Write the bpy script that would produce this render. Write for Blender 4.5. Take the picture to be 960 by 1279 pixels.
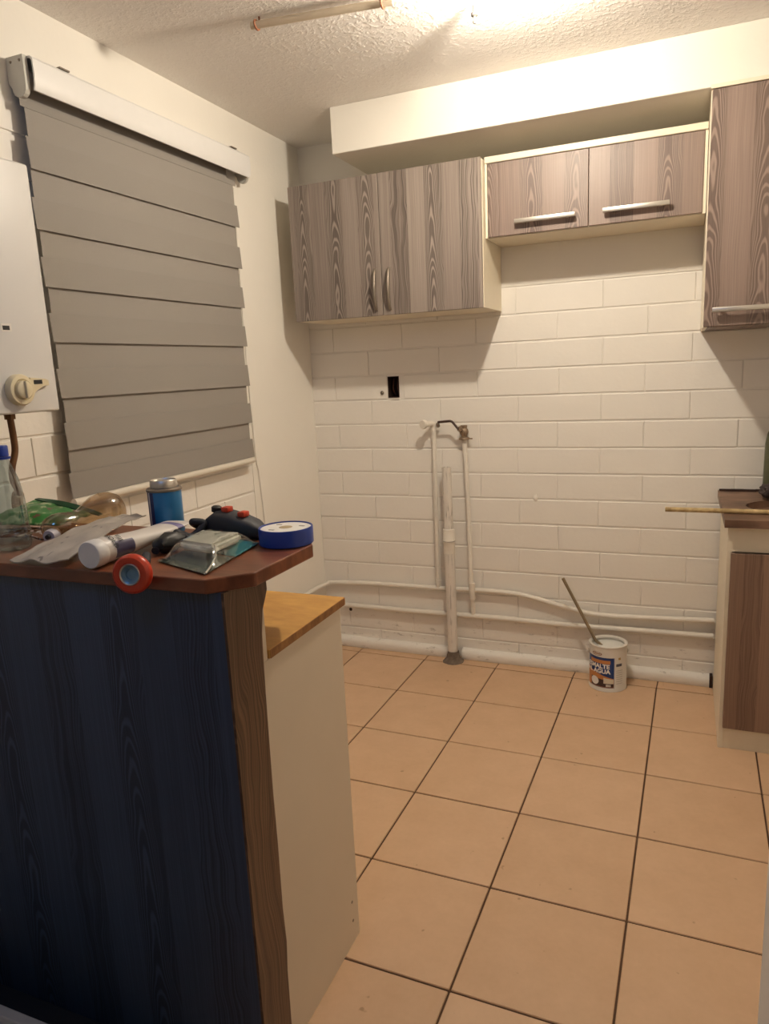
import bpy, bmesh, math, random
from mathutils import Vector, Matrix, noise as mnoise

random.seed(7)
for o in list(bpy.data.objects): bpy.data.objects.remove(o)
scene = bpy.context.scene
col = scene.collection

# ------------------------------------------------------------------ camera
CAM = Vector((1.723, -3.237, 1.417))
fwd = Vector((-0.3814, 0.9034, -0.1972)); fwd.normalize()
upv = Vector((-0.033, 0.2, 0.979))
right = fwd.cross(upv).normalized(); upv = right.cross(fwd).normalized()
cam = bpy.data.objects.new('camera', bpy.data.cameras.new('camera'))
col.objects.link(cam)
M = Matrix((right, upv, -fwd)).transposed().to_4x4(); M.translation = CAM
cam.matrix_world = M
cam.data.sensor_fit = 'HORIZONTAL'; cam.data.sensor_width = 36
cam.data.lens = 895.3 / 960 * 36
cam.data.shift_y = 3.5 / 960
cam.data.clip_start = 0.05
scene.camera = cam

# ------------------------------------------------------------------ world, light, exposure
world = bpy.data.worlds.new('world'); scene.world = world
world.use_nodes = True
bg = world.node_tree.nodes['Background']
bg.inputs['Color'].default_value = (0.30, 0.50, 1.0, 1); bg.inputs['Strength'].default_value = 0.006

def area(name, loc, target, size, power, color):
    l = bpy.data.lights.new(name, 'AREA'); l.shape = 'RECTANGLE'; l.size, l.size_y = size
    l.energy = power; l.color = color
    o = bpy.data.objects.new(name, l); col.objects.link(o)
    o.location = loc
    o.rotation_euler = (Vector(target) - Vector(loc)).to_track_quat('-Z', 'Y').to_euler()
    return o
# dim blue living room light; unseen source added to tint the bar front
area('living_room_blue_fill', (1.0, -3.05, 2.2), (0.75, -2.25, 0.95), (0.3, 0.3), 2.2, (0.20, 0.46, 1.0))

BULB = Vector((1.25, -1.10, 2.400)); BULB_STRENGTH = 1420.0
vs = scene.view_settings
vs.view_transform = 'Standard'; vs.look = 'None'; vs.gamma = 1; vs.use_curve_mapping = False
vs.exposure = 0.0

# ------------------------------------------------------------------ node helpers
class E:
    """tiny expression wrapper round shader sockets"""
    def __init__(s, nt, sock): s.nt, s.s = nt, sock
    def _op(s, op, *a):
        n = s.nt.nodes.new('ShaderNodeMath'); n.operation = op
        for i, x in enumerate((s,) + a):
            if isinstance(x, E): s.nt.links.new(x.s, n.inputs[i])
            else: n.inputs[i].default_value = x
        return E(s.nt, n.outputs[0])
    def __add__(s, o): return s._op('ADD', o)
    def __radd__(s, o): return s._op('ADD', o)
    def __sub__(s, o): return s._op('SUBTRACT', o)
    def __rsub__(s, o): return (s * -1.0) + o
    def __mul__(s, o): return s._op('MULTIPLY', o)
    def __rmul__(s, o): return s._op('MULTIPLY', o)
    def __truediv__(s, o): return s._op('DIVIDE', o)
    def floor(s): return s._op('FLOOR')
    def fract(s): return s._op('FRACT')
    def sin(s): return s._op('SINE')
    def abs(s): return s._op('ABSOLUTE')
    def gt(s, v): return s._op('GREATER_THAN', v)
    def lt(s, v): return s._op('LESS_THAN', v)
    def pow(s, v): return s._op('POWER', v)
    def clamp(s):
        n = s.nt.nodes.new('ShaderNodeClamp'); s.nt.links.new(s.s, n.inputs[0]); return E(s.nt, n.outputs[0])
    def smooth(s, a, b, lo=0.0, hi=1.0):
        n = s.nt.nodes.new('ShaderNodeMapRange'); n.interpolation_type = 'SMOOTHSTEP'
        s.nt.links.new(s.s, n.inputs[0])
        for i, v in zip((1, 2, 3, 4), (a, b, lo, hi)): n.inputs[i].default_value = v
        return E(s.nt, n.outputs[0])

def newmat(name):
    m = bpy.data.materials.new(name); m.use_nodes = True
    nt = m.node_tree; b = nt.nodes['Principled BSDF']
    return m, nt, b
def coords(nt, kind='Object'):
    t = nt.nodes.new('ShaderNodeTexCoord'); sp = nt.nodes.new('ShaderNodeSeparateXYZ')
    nt.links.new(t.outputs[kind], sp.inputs[0])
    return [E(nt, sp.outputs[i]) for i in range(3)]
def vec(nt, x, y, z):
    c = nt.nodes.new('ShaderNodeCombineXYZ')
    for i, v in enumerate((x, y, z)):
        if isinstance(v, E): nt.links.new(v.s, c.inputs[i])
        else: c.inputs[i].default_value = v
    return c.outputs[0]
def noise(nt, v, scale=1.0, detail=2.0, rough=0.5):
    n = nt.nodes.new('ShaderNodeTexNoise'); n.inputs['Scale'].default_value = scale
    n.inputs['Detail'].default_value = detail; n.inputs['Roughness'].default_value = rough
    nt.links.new(v, n.inputs['Vector']); return E(nt, n.outputs['Fac'])
def white(nt, x):
    n = nt.nodes.new('ShaderNodeTexWhiteNoise'); n.noise_dimensions = '1D'
    nt.links.new(x.s, n.inputs['W']); return E(nt, n.outputs['Value'])
def orand(nt):
    n = nt.nodes.new('ShaderNodeObjectInfo'); return E(nt, n.outputs['Random'])
def mix(nt, f, a, b):
    n = nt.nodes.new('ShaderNodeMix'); n.data_type = 'RGBA'
    if isinstance(f, E): nt.links.new(f.s, n.inputs[0])
    else: n.inputs[0].default_value = f
    for i, c in ((6, a), (7, b)):
        if isinstance(c, (tuple, list)): n.inputs[i].default_value = (*c, 1)
        else: nt.links.new(c, n.inputs[i])
    return n.outputs[2]
def bump(nt, b, h, dist=0.002, strength=1.0):
    n = nt.nodes.new('ShaderNodeBump'); n.inputs['Distance'].default_value = dist; n.inputs['Strength'].default_value = strength
    nt.links.new(h.s, n.inputs['Height']); nt.links.new(n.outputs[0], b.inputs['Normal'])

def plain(name, c, rough=0.5, metal=0.0, var=0.06, vscale=30, spec=0.5):
    m, nt, b = newmat(name)
    x, y, z = coords(nt)
    n = noise(nt, vec(nt, x, y, z), vscale, 3)
    lo = tuple(v * (1 - var) for v in c); hi = tuple(min(1, v * (1 + var)) for v in c)
    nt.links.new(mix(nt, n, lo, hi), b.inputs['Base Color'])
    b.inputs['Roughness'].default_value = rough; b.inputs['Metallic'].default_value = metal
    b.inputs['Specular IOR Level'].default_value = spec
    return m

def wood(name, dark, light, axis=0, w=0.078, seed=0.0, lines=0.45, tone=0.55, rough=0.45, arches=0.45):
    """printed wood laminate: plain pale strips between darker strips with pale figured grain"""
    m, nt, b = newmat(name)
    c = coords(nt); u = c[axis]; v = c[2]
    s = u / w + seed
    idx = s.floor(); f = s.fract()
    r = white(nt, idx + 3.7); r2 = white(nt, idx + 11.3)
    par = (idx * 0.5).fract().gt(0.25)                       # 1 on figured strips, 0 on plain ones
    n1 = noise(nt, vec(nt, u * 7.0, idx * 3.1, v * 3.2), 1.0, 2)
    n2 = noise(nt, vec(nt, u * 30.0, idx, v * 9.0), 1.0, 2)
    fine = noise(nt, vec(nt, u * 420.0, 0.0, v * 6.0), 1.0, 2)
    wu = u + (n1 - 0.5) * 0.075 * (0.25 + par)
    strk = noise(nt, vec(nt, wu * 250.0, idx * 5.0, v * 0.9), 1.0, 2).smooth(0.36, 0.70, -0.55, 0.65)
    cen = f - 0.5 + (r2 - 0.5) * 0.25
    arch = ((v * 12.0 + cen * cen * (r2 * 16.0 + 15.0) + n1 * 9.0 + n2 * 1.0) * 6.2832).sin().smooth(-0.1, 1.0, -0.55, 0.75)
    inside = cen.abs().smooth(0.30, 0.48, 1.0, 0.0)
    is_arch = r.gt(arches) * inside * par
    gr = arch * is_arch + strk * (1.0 - is_arch) * (0.35 + par * 0.65)
    edge = (f - 0.5).abs().smooth(0.475, 0.5, 0.0, -0.10)
    t = (0.56 + (r - 0.5) * tone * 0.45 - (par - 0.5) * tone * 0.55 + gr * lines * 0.6 + (fine - 0.5) * 0.45 + edge).clamp()
    nt.links.new(mix(nt, t, dark, light), b.inputs['Base Color'])
    b.inputs['Roughness'].default_value = rough
    bump(nt, b, t, 0.0004, 0.6)
    return m

def emission(name, c, s):
    m, nt, b = newmat(name)
    b.inputs['Emission Color'].default_value = (*c, 1); b.inputs['Emission Strength'].default_value = s
    b.inputs['Base Color'].default_value = (*c, 1)
    return m

def clear(name, tint, gloss=0.12, rough=0.05):
    m, nt, b = newmat(name)
    nt.nodes.remove(b)
    tr = nt.nodes.new('ShaderNodeBsdfTransparent'); tr.inputs[0].default_value = (*tint, 1)
    gl = nt.nodes.new('ShaderNodeBsdfGlossy'); gl.inputs['Roughness'].default_value = rough
    lw = nt.nodes.new('ShaderNodeLayerWeight'); lw.inputs[0].default_value = 0.35
    f = (E(nt, lw.outputs['Facing']).pow(2.0) * 0.6 + gloss).clamp()
    mx = nt.nodes.new('ShaderNodeMixShader'); nt.links.new(f.s, mx.inputs[0])
    nt.links.new(tr.outputs[0], mx.inputs[1]); nt.links.new(gl.outputs[0], mx.inputs[2])
    nt.links.new(mx.outputs[0], nt.nodes['Material Output'].inputs[0])
    return m

def paint_wall(name, c=(0.80, 0.76, 0.69), dirt=True):
    m, nt, b = newmat(name)
    g = nt.nodes.new('ShaderNodeNewGeometry'); sp = nt.nodes.new('ShaderNodeSeparateXYZ')
    nt.links.new(g.outputs['Position'], sp.inputs[0])
    x, y, z = [E(nt, sp.outputs[i]) for i in range(3)]
    p = vec(nt, x, y, z)
    n = noise(nt, p, 7.0, 4); n3 = noise(nt, p, 60.0, 3)
    base = mix(nt, n, tuple(v * 0.95 for v in c), c)
    if dirt:   # old grime and chipped paint low down by the pipes
        d = (noise(nt, vec(nt, x * 1.0, y, z * 3.0), 14.0, 5, 0.65).smooth(0.57, 0.70)) * z.smooth(0.10, 0.36, 1.0, 0.0)
        base = mix(nt, d * 0.5, base, (0.17, 0.12, 0.08))
    nt.links.new(base, b.inputs['Base Color'])
    b.inputs['Roughness'].default_value = 0.55
    bump(nt, b, n3 + n * 2.0, 0.0012, 0.5)
    return m

MAT = {}
MAT['wall'] = paint_wall('painted_brick', (0.87, 0.83, 0.77))
MAT['plaster'] = paint_wall('painted_plaster', (0.87, 0.83, 0.76), False)
MAT['beam'] = paint_wall('dimmed_beam_paint', (0.80, 0.76, 0.69), False)  # same paint as the walls, darkened to hold down the lamp's glare

def ceiling_mat():
    m, nt, b = newmat('stippled_ceiling')
    x, y, z = coords(nt); p = vec(nt, x, y, z)
    n1 = noise(nt, p, 62.0, 4, 0.55); n2 = noise(nt, p, 150.0, 3); n3 = noise(nt, p, 5.0, 3)
    h = n1.smooth(0.42, 0.70) + n2 * 0.35
    nt.links.new(mix(nt, n3, (0.82, 0.78, 0.74), (0.88, 0.84, 0.80)), b.inputs['Base Color'])
    b.inputs['Roughness'].default_value = 0.8
    bump(nt, b, h, 0.0028, 0.5)
    return m
MAT['ceiling'] = ceiling_mat()

def tile_mat():
    m, nt, b = newmat('beige_ceramic_tile')
    g = nt.nodes.new('ShaderNodeNewGeometry'); sp = nt.nodes.new('ShaderNodeSeparateXYZ')
    nt.links.new(g.outputs['Position'], sp.inputs[0])
    x, y, z = [E(nt, sp.outputs[i]) for i in range(3)]
    p = vec(nt, x, y, z)
    n = noise(nt, p, 9.0, 5, 0.6); f = noise(nt, p, 60.0, 3); sm = noise(nt, p, 26.0, 2).smooth(0.71, 0.77)
    t = (n * 0.8 + f * 0.25 + (orand(nt) - 0.5) * 0.25).clamp()
    base = mix(nt, t, (0.55, 0.345, 0.20), (0.73, 0.495, 0.32))
    base = mix(nt, sm * 0.55, base, (0.26, 0.14, 0.06))
    nt.links.new(base, b.inputs['Base Color'])
    b.inputs['Roughness'].default_value = 0.42
    return m
MAT['tile'] = tile_mat()
MAT['grout'] = plain('dark_grout', (0.10, 0.05, 0.025), 0.9)
MAT['wood_grey'] = wood('grey_wood_laminate', (0.078, 0.058, 0.048), (0.35, 0.29, 0.25), 0, 0.074, 0.4, 0.85, 0.42)
MAT['wood_taupe'] = wood('taupe_wood_laminate', (0.085, 0.055, 0.044), (0.325, 0.24, 0.20), 0, 0.083, 0.15, 0.75, 0.40)
MAT['wood_dark'] = wood('dark_wood_laminate', (0.09, 0.048, 0.032), (0.30, 0.19, 0.135), 0, 0.06, 0.3, 0.7, 0.6, arches=0.8)
MAT['wood_end'] = wood('brown_wood_laminate', (0.05, 0.025, 0.014), (0.20, 0.112, 0.064), 1, 0.16, 1.55, 1.0, 0.3, arches=2.0)
MAT['wood_blue_tint'] = wood('blue_tinted_laminate', (0.007, 0.012, 0.027), (0.055, 0.088, 0.165), 0, 0.085, 0.5, 0.80, 0.32)  # blue of the living room light mixed into the wood colour
MAT['cream'] = plain('cream_melamine', (0.78, 0.70, 0.555), 0.45, var=0.04)
MAT['white_panel'] = plain('white_melamine', (0.70, 0.61, 0.49), 0.5, var=0.04, vscale=6)
MAT['metal'] = plain('brushed_steel', (0.62, 0.58, 0.52), 0.35, 0.85)
MAT['dull_metal'] = plain('dull_pewter', (0.24, 0.20, 0.16), 0.4, 0.6)
MAT['pvc'] = plain('white_pipe_paint', (0.80, 0.75, 0.67), 0.4, var=0.06, vscale=12)
MAT['white_plastic'] = plain('white_plastic', (0.80, 0.76, 0.70), 0.4)
MAT['enamel'] = plain('white_enamel', (0.70, 0.68, 0.655), 0.35, var=0.02, vscale=4)
MAT['ivory'] = plain('ivory_plastic', (0.74, 0.64, 0.43), 0.4)
MAT['black'] = plain('black_plastic', (0.012, 0.011, 0.011), 0.5)
MAT['navyblack'] = plain('black_rubber', (0.016, 0.017, 0.024), 0.6)
MAT['dark_brown'] = plain('dark_cavity', (0.035, 0.014, 0.010), 0.8)
MAT['red'] = plain('red_plastic', (0.55, 0.045, 0.015), 0.3)
MAT['blue'] = plain('blue_plastic', (0.012, 0.045, 0.30), 0.35)
MAT['paper_white'] = plain('white_paper', (0.78, 0.74, 0.68), 0.6)
MAT['copper'] = plain('old_copper', (0.20, 0.10, 0.045), 0.45, 0.5, var=0.3)
MAT['tan'] = plain('tan_hose', (0.50, 0.33, 0.19), 0.6)
MAT['shade'] = plain('taupe_blind_fabric', (0.275, 0.25, 0.225), 0.85, var=0.03, vscale=200)
MAT['shade_light'] = plain('pale_taupe_blind_fabric', (0.29, 0.264, 0.238), 0.85, var=0.03, vscale=200)
MAT['alu'] = plain('white_aluminium', (0.78, 0.77, 0.76), 0.4, 0.1, var=0.02)

def streaky_pipe():
    m, nt, b = newmat('scraped_pipe_paint')
    x, y, z = coords(nt)
    n = noise(nt, vec(nt, x * 130.0, y * 130.0, z * 9.0), 1.0, 3)
    d = n.smooth(0.50, 0.64) * noise(nt, vec(nt, x, y, z), 16.0, 3).smooth(0.35, 0.6) * z.smooth(0.45, 0.8, 0.55, 1.0)
    nt.links.new(mix(nt, d * 0.8, (0.74, 0.69, 0.63), (0.20, 0.165, 0.14)), b.inputs['Base Color'])
    b.inputs['Roughness'].default_value = 0.45
    return m
MAT['drain'] = streaky_pipe()
def board(name, a, c, rough=0.4, sx=6.0, sy=50.0):
    m, nt, b = newmat(name)
    x, y, z = coords(nt)
    n = noise(nt, vec(nt, x * sx, y * sy, z * 20.0), 1.0, 4, 0.6); k = noise(nt, vec(nt, x, y, z), 8.0, 4)
    nt.links.new(mix(nt, (n * 0.6 + k * 0.4).smooth(0.3, 0.7), a, c), b.inputs['Base Color'])
    b.inputs['Roughness'].default_value = rough
    return m
MAT['bar_top'] = board('red_brown_varnish', (0.12, 0.034, 0.014), (0.27, 0.088, 0.036), 0.30)
MAT['chipboard'] = board('ochre_board', (0.50, 0.25, 0.055), (0.68, 0.38, 0.10), 0.5, 12, 30)
MAT['chip_edge'] = board('raw_board_edge', (0.16, 0.065, 0.02), (0.42, 0.20, 0.06), 0.7, 40, 40)
MAT['worn_board'] = board('worn_brown_board', (0.07, 0.034, 0.02), (0.27, 0.155, 0.10), 0.5, 5, 14)
MAT['stick'] = board('stained_wood_stick', (0.26, 0.17, 0.06), (0.66, 0.49, 0.25), 0.6, 25, 10)

# ------------------------------------------------------------------ mesh helpers
BASE = {}
def box(bm, a, b, bev=0.0, seg=2):
    a = Vector(a); b = Vector(b)
    r = bmesh.ops.create_cube(bm, size=1.0)
    vs_ = r['verts']
    for v in vs_:
        v.co = Vector([(a[i] + b[i]) / 2 + v.co[i] * (b[i] - a[i]) for i in range(3)])
    if bev > 0:
        es = list({e for v in vs_ for e in v.link_edges})
        bmesh.ops.bevel(bm, geom=es, offset=bev, segments=seg, affect='EDGES', profile=0.5)
    return bm
def B(a, b, bev=0.0, seg=2): return box(bmesh.new(), a, b, bev, seg)
def frame_for(d):
    d = Vector(d).normalized(); up = Vector((0, 0, 1)) if abs(d.z) < 0.9 else Vector((1, 0, 0))
    s = d.cross(up).normalized(); t = s.cross(d).normalized(); return s, t
def tube(bm, pts, r, n=12, caps=True, rz=None):
    """round tube through pts; r number or list"""
    pts = [Vector(p) for p in pts]; rs = r if isinstance(r, (list, tuple)) else [r] * len(pts)
    rings = []; s = None
    for i, p in enumerate(pts):
        d = (pts[min(i + 1, len(pts) - 1)] - pts[max(i - 1, 0)]).normalized()
        if s is None: s, t = frame_for(d)
        else:
            s = (s - d * s.dot(d)).normalized(); t = s.cross(d).normalized()
        rings.append([bm.verts.new(p + (s * math.cos(2 * math.pi * k / n) + t * math.sin(2 * math.pi * k / n)) * rs[i]) for k in range(n)])
    for a, b in zip(rings[:-1], rings[1:]):
        for k in range(n): bm.faces.new((a[k], a[(k + 1) % n], b[(k + 1) % n], b[k]))
    if caps:
        bm.faces.new(rings[0][::-1]); bm.faces.new(rings[-1])
    return bm
def smooth_path(pts, k=6):
    pts = [Vector(p) for p in pts]; out = []
    for i in range(len(pts) - 1):
        p0, p1, p2, p3 = pts[max(i - 1, 0)], pts[i], pts[i + 1], pts[min(i + 2, len(pts) - 1)]
        for j in range(k):
            t = j / k
            out.append(0.5 * ((2 * p1) + (p2 - p0) * t + (2 * p0 - 5 * p1 + 4 * p2 - p3) * t * t + (-p0 + 3 * p1 - 3 * p2 + p3) * t ** 3))
    out.append(pts[-1]); return out
def lathe(bm, prof, c=(0, 0, 0), axis=(0, 0, 1), n=32):
    """prof: (r, h) pairs along the axis"""
    c = Vector(c); d = Vector(axis).normalized(); s, t = frame_for(d); rings = []
    for r, h in prof:
        if r < 1e-6: rings.append([bm.verts.new(c + d * h)])
        else: rings.append([bm.verts.new(c + d * h + (s * math.cos(2 * math.pi * k / n) + t * math.sin(2 * math.pi * k / n)) * r) for k in range(n)])
    for a, b in zip(rings[:-1], rings[1:]):
        if len(a) == 1 and len(b) == 1: continue
        for k in range(n):
            k2 = (k + 1) % n
            if len(a) == 1: bm.faces.new((a[0], b[k2], b[k]))
            elif len(b) == 1: bm.faces.new((a[k], a[k2], b[0]))
            else: bm.faces.new((a[k], a[k2], b[k2], b[k]))
    return bm
def prism(bm, poly, z0, z1):
    a = [bm.verts.new((x, y, z0)) for x, y in poly]; b = [bm.verts.new((x, y, z1)) for x, y in poly]
    n = len(poly)
    for k in range(n): bm.faces.new((a[k], a[(k + 1) % n], b[(k + 1) % n], b[k]))
    bm.faces.new(a[::-1]); bm.faces.new(b); return bm
def slab(bm, fn, nu, nv, th):
    """closed thin sheet: fn(u,v)->point, th thickness downward"""
    top = [[bm.verts.new(fn(i / nu, j / nv)) for j in range(nv + 1)] for i in range(nu + 1)]
    bot = [[bm.verts.new(top[i][j].co - Vector((0, 0, th))) for j in range(nv + 1)] for i in range(nu + 1)]
    for i in range(nu):
        for j in range(nv):
            bm.faces.new((top[i][j], top[i + 1][j], top[i + 1][j + 1], top[i][j + 1]))
            bm.faces.new((bot[i][j], bot[i][j + 1], bot[i + 1][j + 1], bot[i + 1][j]))
    for i in range(nu):
        for j in (0, nv): bm.faces.new((top[i][j], top[i + 1][j], bot[i + 1][j], bot[i][j]))
    for j in range(nv):
        for i in (0, nu): bm.faces.new((top[i][j], top[i][j + 1], bot[i][j + 1], bot[i][j]))
    return bm
def bilin(c):
    c = [Vector(p) for p in c]
    return lambda u, v: (c[0] * (1 - u) + c[1] * u) * (1 - v) + (c[3] * (1 - u) + c[2] * u) * v

def obj(name, bm, mat, parent=None, smooth=False, base=None):
    bmesh.ops.recalc_face_normals(bm, faces=bm.faces)
    b = BASE.get(parent.name, Vector((0, 0, 0))) if parent else Vector(base or (0, 0, 0))
    bmesh.ops.translate(bm, verts=bm.verts, vec=-b)
    me = bpy.data.meshes.new(name); bm.to_mesh(me); bm.free()
    me.materials.append(MAT[mat] if isinstance(mat, str) else mat)
    if smooth:
        for p in me.polygons: p.use_smooth = True
        try: me.set_sharp_from_angle(angle=math.radians(40))
        except Exception: pass
    o = bpy.data.objects.new(name, me); col.objects.link(o)
    if parent: o.parent = parent
    else: o.location = b
    BASE[o.name] = b
    return o
def tag(o, label, cat, group=None, kind=None):
    o['label'] = label; o['category'] = cat
    if group: o['group'] = group
    if kind: o['kind'] = kind
    return o
def thing(name, label, cat, loc, group=None):
    o = bpy.data.objects.new(name, None); o.empty_display_size = 0.05; col.objects.link(o); o.location = loc
    BASE[o.name] = Vector(loc); return tag(o, label, cat, group)
def struct(name, bm, mat, label=None, smooth=False):
    o = obj(name, bm, mat, None, smooth); o['kind'] = 'structure'
    if label: o['label'] = label
    return o
def text_bm(txt, size, mat_off=0.0):
    cu = bpy.data.curves.new('text', 'FONT'); cu.body = txt; cu.size = size; cu.offset = mat_off
    cu.align_x = 'CENTER'; cu.align_y = 'CENTER'; cu.resolution_u = 3
    o = bpy.data.objects.new('text', cu); col.objects.link(o)
    dg = bpy.context.evaluated_depsgraph_get()
    me = bpy.data.meshes.new_from_object(o.evaluated_get(dg))
    bpy.data.objects.remove(o); bpy.data.curves.remove(cu)
    bm = bmesh.new(); bm.from_mesh(me); bpy.data.meshes.remove(me)
    return bm

# ================================================================== SETTING
TH = math.radians(0.84); S = 0.36
def tile_pt(i, j):
    x, y = i, -j
    c, s = math.cos(-TH), math.sin(-TH)
    return Vector(((c * x - s * y + 1.57) * S, (s * x + c * y - 1.24) * S, 0))
X1 = 2.55
CZ = 2.459
# floor: grout bed with single tiles
fl = struct('floor', B((-0.1, -4.6, -0.06), (X1 + 0.1, 0.1, -0.004)), 'grout', 'beige ceramic tile floor with dark grout lines')
tb = bmesh.new(); g = 0.0027
box(tb, (-S / 2 + g, -S / 2 + g, -0.010), (S / 2 - g, S / 2 - g, 0.0), 0.0018, 1)
tme = bpy.data.meshes.new('floor_tile'); tb.to_mesh(tme); tb.free(); tme.materials.append(MAT['tile'])
for i in range(-2, 6):
    for j in range(-2, 8):
        c = (tile_pt(i, j) + tile_pt(i + 1, j + 1)) / 2
        lo = [tile_pt(i, j), tile_pt(i + 1, j + 1)]
        x0, x1, y0, y1 = lo[0].x, lo[1].x, lo[1].y, lo[0].y
        if x1 < 0.02 or x0 > X1 - 0.02 or y0 > -0.02: continue
        if x0 < -0.01 or x1 > X1 + 0.08 or y1 > 0.05:      # cut tile at the room's edge
            p = bmesh.new(); cl = lambda q: (min(max(q.x, 0.001), X1), min(q.y, 0.004))
            q = [tile_pt(i, j + 1), tile_pt(i + 1, j + 1), tile_pt(i + 1, j), tile_pt(i, j)]
            cc = sum(q, Vector()) / 4
            q = [cl(cc + (a - cc) * (1 - 2 * g / S)) for a in q]
            prism(p, q, -0.010, 0.0)
            obj('floor_tile', p, 'tile', fl)
        else:
            o = bpy.data.objects.new('floor_tile', tme); col.objects.link(o); o.parent = fl
            o.location = c; o.location.z = random.uniform(-0.0005, 0.0003); o.rotation_euler = (0, 0, -TH)

# back wall with a hole for the junction box
HX0, HX1, HZ0, HZ1 = 0.404, 0.462, 1.286, 1.388
bm = bmesh.new(); MY = 0.0044
for a, b in (((0, 0), (HX0, CZ)), ((HX1, 0), (X1, CZ)), ((HX0, 0), (HX1, HZ0)), ((HX0, HZ1), (HX1, CZ))):
    box(bm, (a[0], MY, a[1]), (b[0], 0.14, b[1]))
wall_back = struct('wall_back', bm, 'wall', 'cream painted brick back wall')
CH = 0.1176; C0 = 0.451; BL = 0.36
def brick_mesh(w, h, d=0.012):
    bm = bmesh.new(); box(bm, (-w / 2, 0, -h / 2), (w / 2, d, h / 2), 0.0022, 2)
    me = bpy.data.meshes.new('brick'); bm.to_mesh(me); bm.free(); me.materials.append(MAT['wall']); return me
cache = {}
def brick(parent, cx, cz, w, h, wall='back'):
    key = (round(w, 3), round(h, 3))
    if key not in cache: cache[key] = brick_mesh(w, h)
    o = bpy.data.objects.new('brick', cache[key]); col.objects.link(o); o.parent = parent
    dz = random.uniform(-0.0009, 0.0009); dd = random.uniform(-0.0006, 0.0006)
    rt = random.uniform(-0.004, 0.004)
    if wall == 'back': o.location = (cx, dd, cz + dz); o.rotation_euler = (random.uniform(.004, .022), rt * 0.5, 0)
    else: o.location = (-dd, cx, cz + dz); o.rotation_euler = (0, 0, math.pi / 2)
def row(parent, z0, z1, segs, wall='back', j=0.0075):
    for a, b in segs:
        w = b - a - 0.0030
        if w > 0.02: brick(parent, (a + b) / 2, (z0 + z1) / 2 + j / 2, w, z1 - z0 - j, wall)
for k in range(-4, 11):
    z0 = C0 + CH * k; z1 = z0 + CH
    if k == -4: z0 = 0.0
    off = 0.85 if k % 2 else 1.03
    xs = [off + BL * n for n in range(-3, 6)]
    xs = [-0.003] + [x + random.uniform(-.006, .006) for x in xs if 0.05 < x < X1 - 0.05] + [X1]
    segs = list(zip(xs[:-1], xs[1:])); out = []
    for a, b in segs:
        if z0 < HZ1 and z1 > HZ0 and a < HX1 and b > HX0:
            if HX0 - a > 0.04: out.append((a, HX0 - 0.001))
            if b - HX1 > 0.04: out.append((HX1 + 0.001, b))
        else: out.append((a, b))
    row(wall_back, z0, z1, out)
zt = C0 + CH * 11
obj('plaster_band', B((0, 0.0, zt + 0.006), (X1, 0.012, CZ)), 'plaster', wall_back)

# left wall
wall_left = struct('wall_left', B((-0.14, -4.6, 0), (-0.0044, 0.14, CZ)), 'wall', 'cream painted left wall with brick courses beside the blind')
obj('plaster_band', B((-0.02, -0.60, 0), (0.0, 0.0, CZ)), 'plaster', wall_left)
obj('plaster_band', B((-0.02, -4.6, 2.185), (0.0, -0.60, CZ)), 'plaster', wall_left)
for k in range(1, 15):
    z0 = C0 + CH * k; z1 = min(z0 + CH, 2.19)
    off = -1.725 if k % 2 == 0 else -1.905
    ys = sorted(off + BL * n for n in range(-2, 5))
    ys = [-2.5] + [y for y in ys if -2.45 < y < -0.66] + [-0.602]
    segs = list(zip(ys[:-1], ys[1:]))
    if z0 > 1.10: segs = [s for s in segs if s[0] < -1.60]
    row(wall_left, z0, z1, segs, 'left')

struct('wall_front', B((-0.14, -4.72, 0), (X1 + 0.12, -4.6, CZ)), 'plaster', 'cream living room wall behind the viewer')
struct('wall_right', B((X1, -4.6, 0), (X1 + 0.12, 0.14, CZ)), 'plaster', 'cream right wall out of the picture')
struct('wall_partition', B((1.83, -2.50, 0), (X1, -2.40, CZ)), 'plaster', 'end of the painted partition wall at the right edge')
struct('ceiling', B((-0.14, -4.6, CZ), (X1 + 0.12, 0.14, CZ + 0.08)), 'ceiling', 'off white stippled plaster ceiling')
bm = B((0.372, -0.405, 2.283), (X1, 0.0, CZ), 0.004, 2)
struct('ceiling_beam', bm, 'beam', 'boxed cream beam running under the ceiling along the back wall')

# rounded skirting along the back wall
bm = bmesh.new()
prof = [(0.0, 0.0), (-0.030, 0.0), (-0.034, 0.008), (-0.034, 0.032), (-0.028, 0.044), (-0.016, 0.050), (0.0, 0.051)]
def skirt(x0, x1):
    n = int((x1 - x0) / 0.06) + 2; rings = []
    for i in range(n):
        x = x0 + (x1 - x0) * i / (n - 1)
        w = mnoise.noise(Vector((x * 5, 0, 3))) * 0.003
        rings.append([bm.verts.new((x, y + (w if y < 0 else 0), max(0.0, z + (w if z > 0.02 else 0)))) for y, z in prof])
    m = len(prof)
    for a, b in zip(rings[:-1], rings[1:]):
        for k in range(m): bm.faces.new((a[k], a[(k + 1) % m], b[(k + 1) % m], b[k]))
    bm.faces.new(rings[0]); bm.faces.new(rings[-1][::-1])
skirt(0.01, 0.678); skirt(0.748, 1.862)
struct('baseboard_back', bm, 'wall', 'rounded white skirting at the foot of the back wall', True)

obj('end_stop', B((1.8625, -0.036, 0.0), (1.874, 0.0, 0.054)), 'dark_brown', bpy.data.objects['baseboard_back'])

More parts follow.
